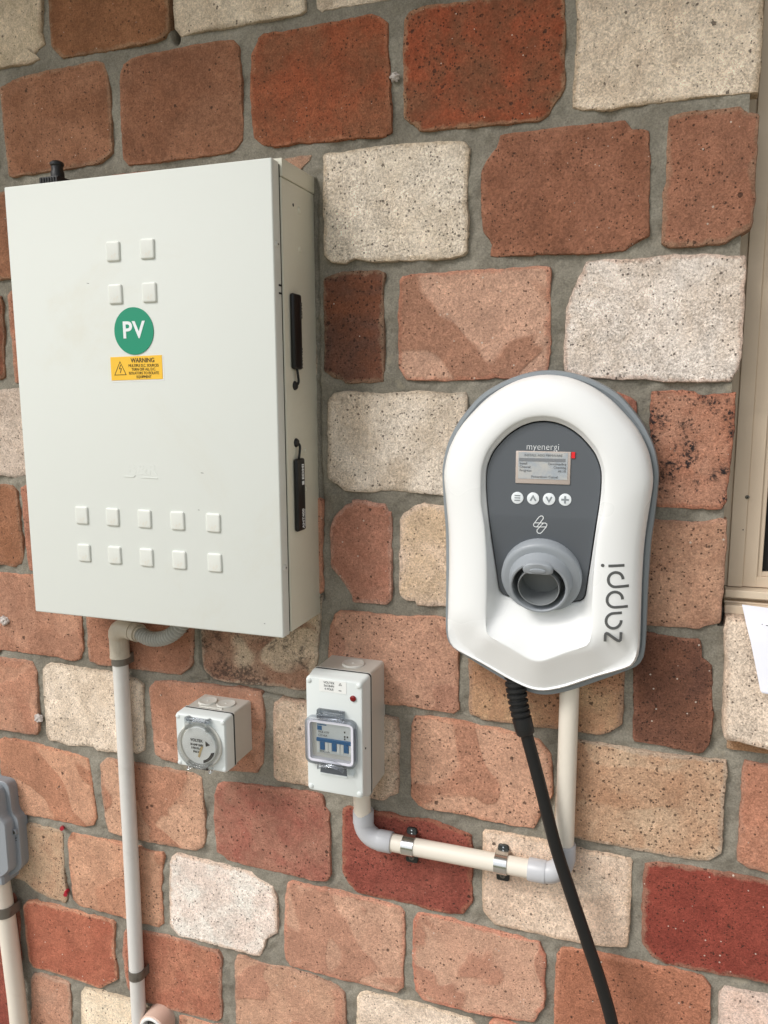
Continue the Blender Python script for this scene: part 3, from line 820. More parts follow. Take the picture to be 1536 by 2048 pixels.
# ------------------------------------------------------------------ roof eave above (outside the picture)
t = thing('roof_eave', 'beige boarded roof eave overhanging the top of the brick wall', 'eave', (-.5, -.3, 2.66))
m = MB(); m.box((WX0 - .3, -.56, 2.665), (WX1 + .3, .3, 2.69)); m.build('soffit', M_ALU_LIGHT, t)
m = MB(); m.box((WX0 - .3, -.59, 2.63), (WX1 + .3, -.562, 2.82)); m.build('fascia_board', M_ALU, t)
m = MB(); m.add([(WX0 - .3, -.60, 2.823), (WX1 + .3, -.60, 2.823), (WX1 + .3, 1.6, 3.6), (WX0 - .3, 1.6, 3.6), (WX0 - .3, -.60, 2.86), (WX1 + .3, -.60, 2.86), (WX1 + .3, 1.6, 3.64), (WX0 - .3, 1.6, 3.64)],
                [(0, 1, 2, 3), (4, 7, 6, 5), (0, 4, 5, 1), (2, 6, 7, 3), (0, 3, 7, 4), (1, 5, 6, 2)]); m.build('roof_sheet', M_CHARGER_GREY, t)

# ------------------------------------------------------------------ window at the right edge
t = thing('window', 'beige aluminium window with diamond security screen set in the brick opening', 'window', (.6, .06, OZ0))
WB, WT = 1.2635, OZ1
m = MB()
for x0, x1, y0 in ((.0700, .0925, .050), (.0926, .1105, .047), (.1106, .1275, .051), (.1276, .1335, .0545)):
    m.bbox((x0, y0, 1.2945), (x1, .10, WT - .002), .0006, 1)
for x0, x1, y0 in ((OX1 - .003, OX1 - .0005, .050), (OX1 - .022, OX1 - .0031, .047), (OX1 - .039, OX1 - .0221, .051), (OX1 - .045, OX1 - .0391, .0545)):
    m.bbox((x0, y0, 1.2945), (x1, .10, WT - .002), .0006, 1)
m.bbox((.0700, .0520, 1.2600), (.0880, .10, 1.2944), .0006, 1)
m.bbox((.1112, .0515, 1.2946), (OX1 - .0225, .10, 1.3085), .0006, 1)
m.bbox((.1280, .0550, 1.3086), (OX1 - .0395, .10, 1.3145), .0006, 1)
m.bbox((.1112, .0515, WT - .022), (OX1 - .0225, .10, WT - .003), .0006, 1)
m.build('frame', M_ALU, t, label='beige powder coated frame with stepped edges')
m = MB()
m.bbox((.0890, .030, 1.2835), (OX1 - .003, .10, 1.2935), .0008, 1)
m.bbox((.0890, .046, 1.2765), (OX1 - .003, .10, 1.2834), .0004, 1)
m.bbox((.0890, .035, 1.2755), (OX1 - .003, .10, 1.2780), .0004, 1)
m.bbox((.0890, .022, 1.2640), (OX1 - .003, .10, 1.2752), .0008, 1)
m.build('sub_sill', M_ALU_LIGHT, t)
m = MB(); m.box((.130, .062, 1.312), (OX1 - .04, .0635, WT - .02)); m.build('insect_screen', M_SCREEN, t)
m = MB(); m.box((.130, .085, 1.312), (OX1 - .04, .089, WT - .02)); m.build('pane', M_GLASS, t)
m = MB()
gx0, gx1, gz0, gz1 = .134, OX1 - .045, 1.3145, WT - .022
px_, pz_ = .085, .11
for k in range(-14, 30):
    for s in (1, -1):
        a = []
        for q in range(61):
            z = gz0 + (gz1 - gz0) * q / 60
            x = gx0 + .018 + k * px_ + s * (z - gz0 + .030) * px_ / pz_ + .004 * math.sin((z - gz0) / pz_ * 4 * PI)
            if gx0 - .001 <= x <= gx1: a.append((x, .0585 + .0008 * s, z))
        if len(a) > 1: m.tube(a, .0024, 6)
m.build('security_grille', M_ALU_LIGHT, t)
for x, z, r in ((.1095, 1.4125, .0026),):
    m = MB(); m.lathe((x, .0475, z), (0, -1, 0), [(r, 0), (r, .001), (r * .75, .0016), (.0005, .0017)], 16); s_ = m.build('screw', M_SCREW, t)
    m = MB(); m.lathe((x, .0457, z), (0, -1, 0), [(.0009, 0), (.0009, .0002)], 6); m.build('screw_slot', M_GASKET, s_)
m = MB(); m.lathe((.1070, .0468, 1.370), (0, -1, 0), [(.0008, 0), (.0008, .0003)], 10); m.build('rivet_hole', M_GASKET, t)

# folded leaflet lying over the sill
t = thing('paper_leaflet', 'white paper leaflet with printed heading lying on the sill brick below the window', 'paper', (.16, -.02, 1.28))
m = MB()
rows = [(1.279, .0160, .1085), (1.262, -.0080, .1120), (1.240, -.0150, .1180), (1.205, -.0225, .1262), (1.1835, -.0268, .1310), (1.181, -.0280, .1330)]
g = []
for z, y, x0 in rows:
    g.append([(x0 + (.245 - x0) * k / 8, y - .0035 * math.sin(k / 8 * PI * 1.6), z - .010 * k / 8 * 0.5) for k in range(9)])
m.loft(g + [[(x, y + .0006, z) for x, y, z in r] for r in g[::-1]], False, False, closed=False)
m.build('sheet', M_PAPER, t, sharp=None)
text('printed_heading', 'Customer copy', .0125, (.1365, -.0185, 1.2545), t, M_BLACKTXT, align='LEFT', bold=.0003)
m = MB(); m.ribbon([(.1290, 1.2635), (.1300, 1.2635)], .0010, -.0140); m.ribbon([(.1335, 1.2632), (.2000, 1.2600)], .0009, -.0165)
m.build('printed_rule', M_BLACKTXT, t)

# ------------------------------------------------------------------ metal meter box
BX0, BX1, BZ0, BZ1, BY = -.893, -.471, 1.2165, 1.8365, -.118
t = thing('meter_box', 'large white metal meter box with green PV sticker on its door', 'meter box', ((BX0 + BX1) / 2, -.06, BZ0))
m = MB(); m.bbox((BX0 + .002, -.0962, BZ0 + .003), (BX1 + .0022, .004, BZ1 - .018), .0012, 2)
BODY = m.build('body', M_BODY_PAINT, t)
m = MB()   # rain lip over the top of the body
m.bbox((BX0 + .0005, -.0955, BZ1 - .0172), (BX1 + .0034, .0045, BZ1 + .0052), .0014, 2)
m.build('top_flange', M_BODY_PAINT, t)
m = MB(); m.bbox((BX0, BY, BZ0), (BX1, -.0975, BZ1), .0022, 3)
DOOR = m.build('door', M_WHITE_PAINT, t)
m = MB(); m.box((BX0 + .003, -.0978, BZ0 + .004), (BX1 - .0002, -.0950, BZ1 - .003)); m.build('door_seal', M_GASKET, t)
sq = [(-.713, 1.738), (-.658, 1.738), (-.713, 1.6815), (-.658, 1.6815)] + [(x, z) for z in (1.371, 1.315) for x in (-.793, -.739, -.6845, -.630, -.573)]
cap_me = None
for x, z in sq:
    if cap_me is None:
        m = MB()
        # blank cover: rounded at top and sides, cut straight below
        P = rrect(-.0112, .0112, -.0132, .0132, .0030, 4)
        m.prism(P, [(0, .0015), (0, -.0010), (.0005, -.0018), (.0014, -.0024), (.0026, -.0026)])
        c = m.build('blank_cover', M_CAP, t); cap_me = c.data
    else:
        c = bpy.data.objects.new('blank_cover', cap_me); COL.objects.link(c); c.parent = t; c.matrix_parent_inverse = Matrix.Translation(-t.location)
    c.location = (x, BY, z); c.rotation_euler = (0, rng.uniform(-.02, .02), 0)
g = bpy.data.objects['blank_cover']
m = MB(); m.prism(circ(-.6865, 1.6315, .0318, 56), [(0, BY + .001), (0, BY - .0009)])
PV = m.build('round_sticker', M_GREEN, t, label='round green sticker reading PV')
text('sticker_letters', 'PV', .0315, (-.6868, BY - .0011, 1.6320), PV, M_WHITETXT, bold=.0007, spacing=1.08)
m = MB(); m.prism([(-.7275, 1.5650), (-.6435, 1.5665), (-.6435, 1.5985), (-.7275, 1.5970)], [(0, BY + .001), (0, BY - .0008)])
WN = m.build('warning_sticker', M_YELLOW, t, label='yellow warning sticker with lightning triangle')
m = MB(); m.prism([(-.7262, 1.5628), (-.6412, 1.5643), (-.6412, 1.5975), (-.7262, 1.5965)], [(0, BY + .001), (0, BY - .0003)])
m.build('old_sticker_edge', M_LABEL_WHITE, t, label='white edge of an older sticker below the warning sticker')
yw = BY - .0010
text('warning_word', 'WARNING', .0086, (-.6745, yw, 1.5918), WN, M_BLACKTXT, bold=.0001, sx=.92)
for k, s in enumerate(('MULTIPLE D.C. SOURCES', 'TURN OFF ALL D.C.', 'ISOLATORS TO ISOLATE', 'EQUIPMENT')):
    text('warning_text', s, .0053, (-.6735, yw, 1.5848 - k * .0051), WN, M_BLACKTXT, sx=.84)
m = MB(); m.ribbon([(-.7215, 1.5725), (-.7025, 1.5728), (-.7118, 1.5905)], .0009, yw, closed=True)
m.ribbon([(-.7110, 1.5862), (-.7134, 1.5808), (-.7100, 1.5812), (-.7120, 1.5752)], .0010, yw)
m.build('lightning_triangle', M_BLACKTXT, WN)
# pressed maker's mark
m = MB()
o = text('pressed_mark', 'B&R', .021, (-.6855, BY - .00006, 1.4405), t, M_WHITE_PAINT, sx=1.35, bold=.0004)
m.ribbon([(-.716, 1.4305), (-.700, 1.4305), (-.697, 1.433)], .0012, BY - .0006, .0008); m.ribbon([(-.687, 1.4300), (-.660, 1.4296)], .0012, BY - .0006, .0008)
m.build('pressed_line', M_WHITE_PAINT, t)
for x, z, l in ((-.760, 1.6985, .0035), (-.590, 1.4395, .0040), (-.597, 1.3880, .0025), (-.500, 1.235, .002)):
    m = MB(); m.ribbon([(x, z), (x + l, z - .0005)], .0006, BY - .0002, .0004); m.build('scratch', M_DARKTXT, t)
XS = BX1 + .0022                       # right flank of the body
for y, z in ((-.045, 1.788), (-.045, 1.737), (-.042, 1.466), (-.041, 1.412)):
    m = MB(); m.lathe((XS - .001, y, z), (1, 0, 0), [(.0042, 0), (.0042, .0014), (.0034, .0024), (.0015, .0029)], 18); m.build('rivet', M_BODY_PAINT, t)
m = MB(); m.lathe((XS - .001, -.063, 1.791), (1, 0, 0), [(.0022, 0), (.0022, .0012)], 12); m.build('drill_hole', M_GASKET, t)
for z in (1.734, 1.313):
    m = MB(); m.lathe((BX1 - .0005, -.1085, z), (1, 0, 0), [(.0046, 0), (.0046, .0010), (.0036, .0022), (.0012, .0026)], 20); s_ = m.build('door_screw', M_PAINT_SCREW, t)
    m = MB(); m.box((BX1 + .0019, -.1088, z - .0014), (BX1 + .0024, -.1082, z + .0014)); m.box((BX1 + .0019, -.1100, z - .0003), (BX1 + .0025, -.1070, z + .0003)); m.build('screw_slot', M_GASKET, s_)
m = MB()
for z in (1.684, 1.674): m.box((BX1 - .0006, -.1065, z - .0012), (BX1 + .0008, -.0985, z + .0012))
m.build('hinge_slot', M_GASKET, t)
m = MB(); m.bbox((BX0 - .0042, -.112, 1.532), (BX0 + .001, -.100, 1.552), .002, 2); m.build('door_latch', M_PAINT_SCREW, t)

def antenna(z0, z1, up, lab):
    d = 1 if up else -1
    m = MB(); m.bbox((XS + .0003, -.0815, z0), (XS + .0068, -.0560, z1), .0030, 3)
    a = m.build('antenna', M_ANT, t, label=lab)
    ze = z1 if up else z0
    m = MB(); m.tube(smooth_path([(XS + .003, -.069, ze - d * .003), (XS + .0045, -.0685, ze + d * .008), (XS + .004, -.067, ze + d * .018), (XS - .001, -.070, ze + d * .024)]), .0017, 10)
    m.build('antenna_lead', M_BLACK, a)
    m = MB(); m.lathe((XS - .001, -.0705, ze + d * .0215), (1, 0, 0), [(.0062, 0), (.0062, .002), (.0045, .0045), (.002, .005)], 20); m.build('grommet', M_BLACK, a)
    return a
A1 = antenna(1.578, 1.677, False, 'upper black stick-on antenna on the side of the box')
A2 = antenna(1.3575, 1.458, True, 'lower black stick-on antenna with white lettering')
xa = XS + .0070
text('antenna_mark', 'EDMI', .0086, (xa, -.0640, 1.4395), A2, M_WHITETXT, SIDE_UP, bold=.0003, sx=1.1)
m = MB(); m.box((xa - .0002, -.0675, 1.4215), (xa + .0001, -.0605, 1.4265)); m.build('antenna_logo', M_WHITETXT, A2)
text('antenna_number', 'ANT400', .0082, (xa, -.0655, 1.3745), A2, M_WHITETXT, SIDE_UP, bold=.0002, sx=.95)
m = MB(); m.box((xa - .0002, -.0604, 1.3625), (xa + .0001, -.0598, 1.3870)); m.build('underline', M_WHITETXT, A2)
text('antenna_mark', 'EDMI', .0086, (xa, -.0595, 1.6560), A1, M_DARKTXT, SIDE_UP, bold=.0003, sx=1.1)
text('antenna_number', 'ANT400', .0082, (xa, -.0600, 1.5935), A1, M_DARKTXT, SIDE_UP, bold=.0002, sx=.95)
# cable gland on top
m = MB(); m.bbox((-.893, -.048, BZ1 + .004), (-.858, -.016, BZ1 + .030), .002, 2)
for k in range(7): m.box((-.890 + k * .0048, -.0495, BZ1 + .006), (-.8875 + k * .0048, -.0470, BZ1 + .028))
GL = m.build('cable_gland', M_BLACK, t)
m = MB(); m.lathe((-.8725, -.031, BZ1 + .029), (0, 0, 1), [(.0098, 0), (.0098, .010), (.0085, .012), (.0085, .018), (.0100, .020), (.0100, .0235), (.0060, .026)], 24); m.build('gland_nut', M_BLACK, GL)

# ------------------------------------------------------------------ conduits
def saddle(x, z, r, ax, lab, mat, tabmat, tabs, group=None, w=.015, name='pipe_saddle', yc=None):
    """half-round strap over a pipe that runs along 'z' or 'x', with one or two lugs on the wall"""
    yc = -r + .001 if yc is None else yc
    s = thing(name, lab, 'pipe saddle', (x, 0, z), group)
    m = MB(); prof = []
    for sgn, rr in ((1, r + .0014), (-1, r + .0002)):
        arc = [(rr * math.cos(R(a)), yc - rr * math.sin(R(a))) for a in range(0, 181, 12)]
        arc = [(rr, .001)] + arc + [(-rr, .001)]
        prof += arc if sgn > 0 else arc[::-1]
    for h0, h1 in ((-w / 2, w / 2),):
        rings = []
        for h in (h0, h0 + .001, h1 - .001, h1):
            k = 0 if h in (h0, h1) else 1
            rings.append([((x + q, y, z + h) if ax == 'z' else (x + h, y, z + q)) for q, y in prof])
        m.loft(rings)
    m.build('strap', mat, s, sharp=50)
    for d in tabs:
        m = MB(); a, b_ = ((r + .001) * d, (r + .016) * d) if ax == 'z' else ((r + .004) * d, (r + .0225) * d)
        lo, hi = min(a, b_), max(a, b_)
        P = rrect(lo, hi, -w * .52, w * .52, .003, 3)
        P = [(x + p, z + q) if ax == 'z' else (x + q, z + p) for p, q in P]
        m.prism(P, [(0, .003), (0, -.0032), (.0008, -.0040)])
        tb = m.build('lug', tabmat, s)
        cx_, cz_ = ((x + (lo + hi) / 2, z) if ax == 'z' else (x, z + lo + .0090))
        m = MB(); m.lathe((cx_, -.004, cz_), (0, -1, 0), [(.0042, -.001), (.0042, .0012), (.0034, .0020), (.0018, .0021), (.0016, .0006)], 16); m.build('screw', M_SCREW if mat != M_ZINC_DULL else M_ZINC_DULL, tb)
    return s

# conduit under the meter box
CX = -.8215; CR_ = .0128
t = thing('conduit', 'long grey conduit running down the wall from the meter box to the pipe cap', 'conduit', (CX, -.015, .3))
m = MB(); m.tube([(CX, -.0165, 1.128), (CX - .001, -.0165, .8), (CX - .0045, -.0165, .46), (CX - .0045, -.0165, .02)], CR_, 24)
m.build('pipe', M_PVC_GREY, t)
m = MB(); m.tube([(CX, -.0165, 1.1225), (CX, -.0165, 1.150)] + [(CX + .024 - .024 * math.cos(R(a)), -.0165 - .010 * math.sin(R(a)), 1.152 + .020 * math.sin(R(a))) for a in range(15, 91, 15)] + [(CX + .040, -.030, 1.1705)], .0158, 24)
m.tube([(CX, -.0165, 1.1185), (CX, -.0165, 1.1225)], .0163, 24)
m.build('elbow', M_ELBOW_OLD, t)
m = MB(); m.tube([(CX + .033, -.0275, 1.1712), (CX + .052, -.033, 1.1690)], .0150, 20); m.tube([(CX + .052, -.033, 1.1690), (CX + .057, -.035, 1.1682)], .0125, 20)
m.build('connector', M_ELBOW_OLD, t)
fp = smooth_path([(CX + .055, -.0345, 1.1685), (CX + .078, -.041, 1.1650), (CX + .103, -.046, 1.1690), (CX + .126, -.050, 1.1800), (CX + .146, -.052, 1.1990), (CX + .150, -.052, 1.222)], 22)
fr = [.0090 + .0032 * math.sin(i * 2 * PI / 5.0) for i in range(len(fp))]
m = MB(); m.tube(fp, fr, 18); m.build('flexible_hose', M_FLEX, t, sharp=180)
saddle(CX, 1.1150, CR_, 'z', 'weathered grey pipe saddle at the top of the conduit under the meter box', M_ZINC_DULL, M_ZINC_DULL, (-1,), 'dull pipe saddles on the left conduits', .017, yc=-.0165)
saddle(CX - .0035, .5400, CR_, 'z', 'dark weathered pipe saddle low on the conduit above the pipe cap', M_ZINC_DULL, M_ZINC_DULL, (-1,), 'dull pipe saddles on the left conduits', .017, yc=-.0165)

# short capped pipe at the bottom edge
t = thing('drain_stub', 'stubby beige plastic pipe end with a white rim sticking out of the wall', 'pipe', (-.790, -.02, .447))
m = MB(); m.lathe((-.790, .02, .447), (0, -1, 0), [(.0268, 0), (.0270, .030), (.0262, .048), (.0240, .049)], 40, True, False)
m.build('pipe', M_PINKPVC, t)
m = MB(); m.lathe((-.790, -.024, .447), (0, -1, 0), [(.0240, 0), (.0240, .0065), (.0225, .0075), (.0195, .0072), (.0185, .004), (.0180, -.012)], 40, False, True); m.build('rim', M_PVC_RIM, t)
m = MB(); m.lathe((-.790, -.014, .447), (0, -1, 0), [(.0172, 0), (.0172, .004), (.0120, .005), (.0100, .012), (.0040, .0125)], 24); m.build('plug', M_SCREW, t)

# charger supply conduit
HZ, HY = .8815, -.0175
t = thing('supply_conduit', 'cream conduit with grey elbows joining the tall switch box to the charger', 'conduit', (-.24, -.015, HZ))
m = MB(); m.tube([(-.3955, HY - .010, .990), (-.3955, HY - .004, .930), (-.3955, HY, .905)], .0130, 24); m.build('pipe', M_PVC_CREAM, t)
m = MB(); m.tube([(-.358, HY, HZ), (-.140, HY, HZ)], .0130, 24); m.build('pipe', M_PVC_CREAM, t)
m = MB(); m.tube([(-.0985, HY, .912), (-.0985, HY, 1.20)], .0130, 24); m.build('pipe', M_PVC_CREAM, t)
def elbow(cx, cz, a0, a1, rad=.033):
    p = [(cx + rad * math.cos(R(a0 + (a1 - a0) * k / 10)), HY, cz + rad * math.sin(R(a0 + (a1 - a0) * k / 10))) for k in range(11)]
    return p
m = MB()
e = elbow(-.3955 + .026, HZ + .026, 180, 270, .026)
m.tube(e, .0150, 24)
m.tube([(-.3955, HY, .926), (-.3955, HY, .9245), (-.3955, HY, .9060)], [.0150, .0158, .0158], 24)
m.tube([(-.371, HY, HZ), (-.3515, HY, HZ), (-.3500, HY, HZ)], [.0158, .0158, .0150], 24)
m.build('elbow', M_ELBOW, t)
m = MB()
e = elbow(-.0985 - .026, HZ + .026, 270, 360, .026)
m.tube(e, .0150, 24)
m.tube([(-.0985, HY, .930), (-.0985, HY, .9285), (-.0985, HY, .9060)], [.0150, .0158, .0158], 24)
m.tube([(-.123, HY, HZ), (-.1455, HY, HZ), (-.147, HY, HZ)], [.0158, .0158, .0150], 24)
m.build('elbow', M_ELBOW, t)
for x, lab in ((-.3235, 'shiny zinc saddle holding the cream conduit on the red brick'), (-.1855, 'shiny zinc saddle holding the cream conduit on the pale brick')):
    s_ = saddle(x, HZ, .0132, 'x', lab, M_ZINC, M_TAB, (-1,), 'shiny saddles on the cream conduit', .018, yc=HY)
    m = MB(); P = rrect(x - .008, x + .008, HZ + .012, HZ + .0205, .004, 4); m.prism(P, [(0, .003), (0, -.003), (.001, -.004)]); m.build('upper_lug', M_TAB, s_)
    m = MB(); m.lathe((x, -.0035, HZ + .0172), (0, -1, 0), [(.0015, 0), (.0012, .001)], 10); m.build('rivet', M_ZINC, s_)

# far-left junction box and its conduit
t = thing('junction_box', 'grey plastic junction box cut off by the left edge of the picture', 'junction box', (-1.09, -.03, .69))
JB = [(-1.200, .856), (-1.092, .856), (-1.083, .854), (-1.0775, .848), (-1.0755, .838), (-1.0745, .804), (-1.0715, .796), (-1.0645, .790), (-1.0615, .783), (-1.0615, .700), (-1.0650, .690), (-1.0725, .682), (-1.093, .668), (-1.200, .660)]
m = MB(); m.prism(inset(JB, .002), [(0, .004), (0, -.0120)]); m.build('base', M_JBOX, t)
m = MB(); m.prism(JB, [(.0004, -.0125), (0, -.0130), (0, -.0195), (.0008, -.0205)])
JL = [(x - (.0085 if x > -1.15 else 0), z + (.0035 if z < .70 else (-.004 if z > .83 else 0))) for x, z in JB]
m.prism(JL, [(0, -.0200), (.0008, -.0370), (.0030, -.0400)]); m.build('lid', M_JBOX, t)
m = MB(); m.prism(rrect(-1.180, -1.090, .660, .690, .005), [(0, .004), (0, -.034), (.003, -.038)]); m.build('entry_hub', M_JBOX, t)
m = MB(); m.lathe((-1.0690, -.0200, .7640), (0, -1, 0), [(.0062, 0), (.0062, .005), (.0048, .006), (.0042, .0045), (.0036, .0042)], 24); s_ = m.build('lid_screw', M_JBOX, t)
m = MB(); m.lathe((-1.0690, -.0240, .7640), (0, -1, 0), [(.0034, 0), (.0034, .0012)], 16); m.build('screw_head', M_SCREW, s_)
m = MB(); m.ribbon([(-1.0715, .7520), (-1.0690, .7495), (-1.0665, .7520)], .0012, -.0211); m.ribbon([(-1.0712, .7460), (-1.0670, .7460)], .0010, -.0211); m.build('lock_mark', M_DARKTXT, t)
t = thing('conduit', 'off-white conduit dropping from the grey junction box at the left edge', 'conduit', (-1.107, -.018, .3))
m = MB(); m.tube(smooth_path([(-1.1135, -.024, .712), (-1.1130, -.022, .66), (-1.1085, -.0195, .58), (-1.1030, -.0195, .47), (-1.0995, -.0195, .36), (-1.098, -.0195, .02)], 6), .0162, 28); m.build('pipe', M_PVC_OLD, t)
saddle(-1.1095, .6000, .0164, 'z', 'flat grey pipe saddle on the off-white conduit below the grey junction box', M_ZINC_DULL, M_ZINC_DULL, (-1,), 'dull pipe saddles on the left conduits', .020, yc=-.0200)

# ------------------------------------------------------------------ small round-dial box
t = thing('round_socket', 'small square grey box with a round clear flap', 'outlet box', (-.6325, -.04, .980))
SX0, SX1, SZ0, SZ1 = -.6775, -.5890, .9815, 1.0680
m = MB(); P = rrect(SX0, SX1, SZ0, SZ1, .005)
m.prism(P, [(.0015, .004), (.0015, -.0495), (0, -.0520), (0, -.0535)]); m.build('base', M_GREY_BASE, t)
m = MB(); m.prism(P, [(.0005, -.0532), (.0005, -.0580)]); m.build('gasket', M_GASKET, t)
m = MB(); m.prism(P, [(.0002, -.0577), (.0002, -.0596), (.0008, -.0750), (.0016, -.0785), (.0032, -.0800)]); m.build('lid', M_GREY_BOX, t)
for x in (-.656, -.6235):
    m = MB(); m.lathe((x + .004, -.026, SZ1 - .0022), (0, 0, 1), [(.0148, 0), (.0148, .0022), (.0138, .0030), (.0125, .0024), (.0020, .0024), (.0010, .0032)], 32); m.build('knockout', M_GREY_BASE, t)
m = MB(); m.box((-.655, -.0465, SZ1 - .002), (-.615, -.0425, SZ1 - .0002)); m.build('moulded_label', M_GREY_BASE, t)
for x in (SX0 + .0055, SX1 - .0055):
    for z in (SZ0 + .0060, SZ1 - .0060):
        m = MB(); m.lathe((x, -.0790, z), (0, -1, 0), [(.0034, 0), (.0034, .0014), (.0024, .0022), (.0008, .0024)], 18); m.build('screw', M_GREY_BOX, t)
cx_, cz_ = -.6335, 1.0225
m = MB(); m.lathe((cx_, -.0790, cz_), (0, -1, 0), [(.0372, 0), (.0372, .0030), (.0355, .0040), (.0340, .0032), (.0335, .0016)], 48, True, False)
m.lathe((cx_, -.0790, cz_), (0, -1, 0), [(.0335, .0016), (.0300, .0012)], 48, False, True); m.build('collar', M_GREY_BASE, t)
m = MB(); m.lathe((cx_, -.0800, cz_), (0, -1, 0), [(.0292, 0), (.0292, .0045), (.0284, .0055), (.0275, .0050)], 48); D = m.build('dial', M_DIAL, t)
for k, s in enumerate(('VOLTEX', '20 AMP 250V', '3 PIN FLAT', 'IP66 M1')):
    text('dial_text', s, .0062 if k == 0 else .0044, (cx_ - .0035, -.0857, cz_ + .0080 - k * .0056 - (.0014 if k else 0)), D, M_DARKTXT, sx=.9, bold=.00015)
m = MB(); m.prism([(cx_ + .0120, cz_ + .0085), (cx_ + .0190, cz_ + .0035), (cx_ + .0125, cz_ + .0005)], [(0, -.0850), (0, -.0860)]); m.build('pointer', M_BLACKTXT, D)
m = MB(); m.ribbon([(cx_ + .0060, cz_ - .0005), (cx_ + .0030, cz_ - .0070), (cx_ - .0005, cz_ - .0180)], .0032, -.0860, .001); m.build('switch_tip', M_BRASS, D)
m = MB()
arc = [(cx_ + .0275 * math.cos(R(a)), cz_ + .0275 * math.sin(R(a))) for a in range(-75, -14, 6)]
arc2 = [(cx_ + .0015 + .0205 * math.cos(R(a)), cz_ - .0015 + .0215 * math.sin(R(a))) for a in range(-20, -76, -6)]
m.prism(arc + arc2, [(0, -.0850), (0, -.0858)]); m.build('dial_slot', M_GASKET, D)
# clear flap: ring, window, hinge and latch
m = MB(); m.lathe((cx_, -.0822, cz_), (0, -1, 0), [(.0345, .0010), (.0345, .0085), (.0335, .0103), (.0318, .0105), (.0308, .0098)], 56, False, False)
FL = m.build('flap_ring', M_CLEAR_THICK, t)
m = MB(); m.lathe((cx_, -.0915, cz_), (0, -1, 0), [(.0308, 0), (.0308, .0010), (.0250, .0022), (.0010, .0026)], 48); m.build('flap_window', M_CLEAR, FL)
m = MB(); m.bbox((cx_ - .0205, -.0905, cz_ + .0255), (cx_ - .0150, -.0800, cz_ + .0440), .0012, 2); m.bbox((cx_ + .0150, -.0905, cz_ + .0255), (cx_ + .0205, -.0800, cz_ + .0440), .0012, 2)
m.bbox((cx_ - .0149, -.0880, cz_ + .0335), (cx_ + .0149, -.0815, cz_ + .0375), .0014, 2); m.build('flap_hinge', M_CLEAR_THICK, FL)
m = MB(); m.tube([(cx_ - .0190, -.0845, cz_ + .0400), (cx_ + .0190, -.0845, cz_ + .0400)], .0030, 14); m.build('hinge_pin', M_SMOKE, FL)
m = MB()
for k in range(4): m.ribbon([(cx_ + .0215 * math.sin(R(a)) * (1 - .06 * k), cz_ - .0245 - .0030 * k - .0042 * math.cos(R(a * 1.6))) for a in range(-60, 61, 10)], .0014, -.0890 + .0012 * k, .003)
m.bbox((cx_ - .0215, -.0890, cz_ - .0405), (cx_ - .0165, -.0805, cz_ - .0270), .0012, 2); m.bbox((cx_ + .0165, -.0890, cz_ - .0405), (cx_ + .0215, -.0805, cz_ - .0270), .0012, 2)
m.build('flap_latch', M_CLEAR_THICK, FL)
m = MB(); m.prism([(cx_ + .0160 * math.cos(R(a)), cz_ - .0405 + .0075 * math.sin(R(a))) for a in range(0, 181, 15)], [(0, -.0795), (0, -.0806)]); m.build('latch_recess', M_GASKET, FL)

# ------------------------------------------------------------------ tall switch box with breaker window
t = thing('switch_box', 'tall grey switch box with red light and clear breaker window', 'switch box', (-.41, -.04, .975))
X0, X1, Z0, Z1 = -.4545, -.3660, .9750, 1.1580
P = rrect(X0, X1, Z0, Z1, .006)
m = MB(); m.prism(P, [(.0015, .004), (.0015, -.0525), (0, -.0550), (0, -.0565)]); m.build('base', M_GREY_BASE, t)
m = MB(); m.prism(P, [(.0005, -.0562), (.0005, -.0614)]); m.build('gasket', M_GASKET, t)
YF = -.0860
def lidring(ins, y, k):       # the lid's face is a little shorter and narrower than its rim, with hollow flanks
    P2 = rrect(X0 - .0002 + .0000 * k, X1 - .0030 * k, Z0 + .0080 * k, Z1 - .0035 * k, .006)
    return [(x, y, z) for x, z in inset(P2, ins)]
m = MB(); m.loft([lidring(.0003, -.0612, 0), lidring(.0003, -.0640, 0), lidring(.0008, -.0700, .35), lidring(.0008, -.0770, .72), lidring(.0004, YF + .0022, .98), lidring(.0012, YF + .0006, 1), lidring(.0028, YF, 1)])
LID = m.build('lid', M_GREY_BOX, t)
m = MB(); m.lathe((-.405, -.027, Z1 - .0021), (0, 0, 1), [(.0165, 0), (.0165, .0020), (.0152, .0030), (.0138, .0024), (.0024, .0024), (.0010, .0036)], 36); m.build('knockout', M_GREY_BASE, t)
for x in (-.4490, -.3745):
    for z in (.9900, 1.1485):
        m = MB(); m.lathe((x, YF + .001, z), (0, -1, 0), [(.0038, 0), (.0038, .0016), (.0028, .0024), (.0008, .0027)], 20); m.build('screw', M_GREY_BOX, t)
m = MB(); m.prism(rrect(-.4335, -.3925, 1.1345, 1.1520, .001, 2), [(0, YF + .001), (0, YF - .0004)]); LB = m.build('rating_label', M_LABEL_WHITE, t)
for k, s in enumerate(('VOLTEX', '56CB4N', '4 POLE')): text('label_text', s, .0044, (-.4185, YF - .0006, 1.1482 - k * .0047), LB, M_DARKTXT, sx=1.0)
m = MB(); m.ribbon([(-.4035, 1.1462), (-.3995, 1.1462), (-.4015, 1.1494)], .0006, YF - .0006, closed=True); m.ribbon([(-.4040, 1.1385), (-.4000, 1.1385)], .0010, YF - .0006); m.build('label_mark', M_DARKTXT, LB)
m = MB(); m.lathe((-.3825, YF + .001, 1.1300), (0, -1, 0), [(.0052, 0), (.0052, .0012), (.0046, .0014)], 24); lampb = m.build('indicator_bezel', M_GREY_BOX, t)
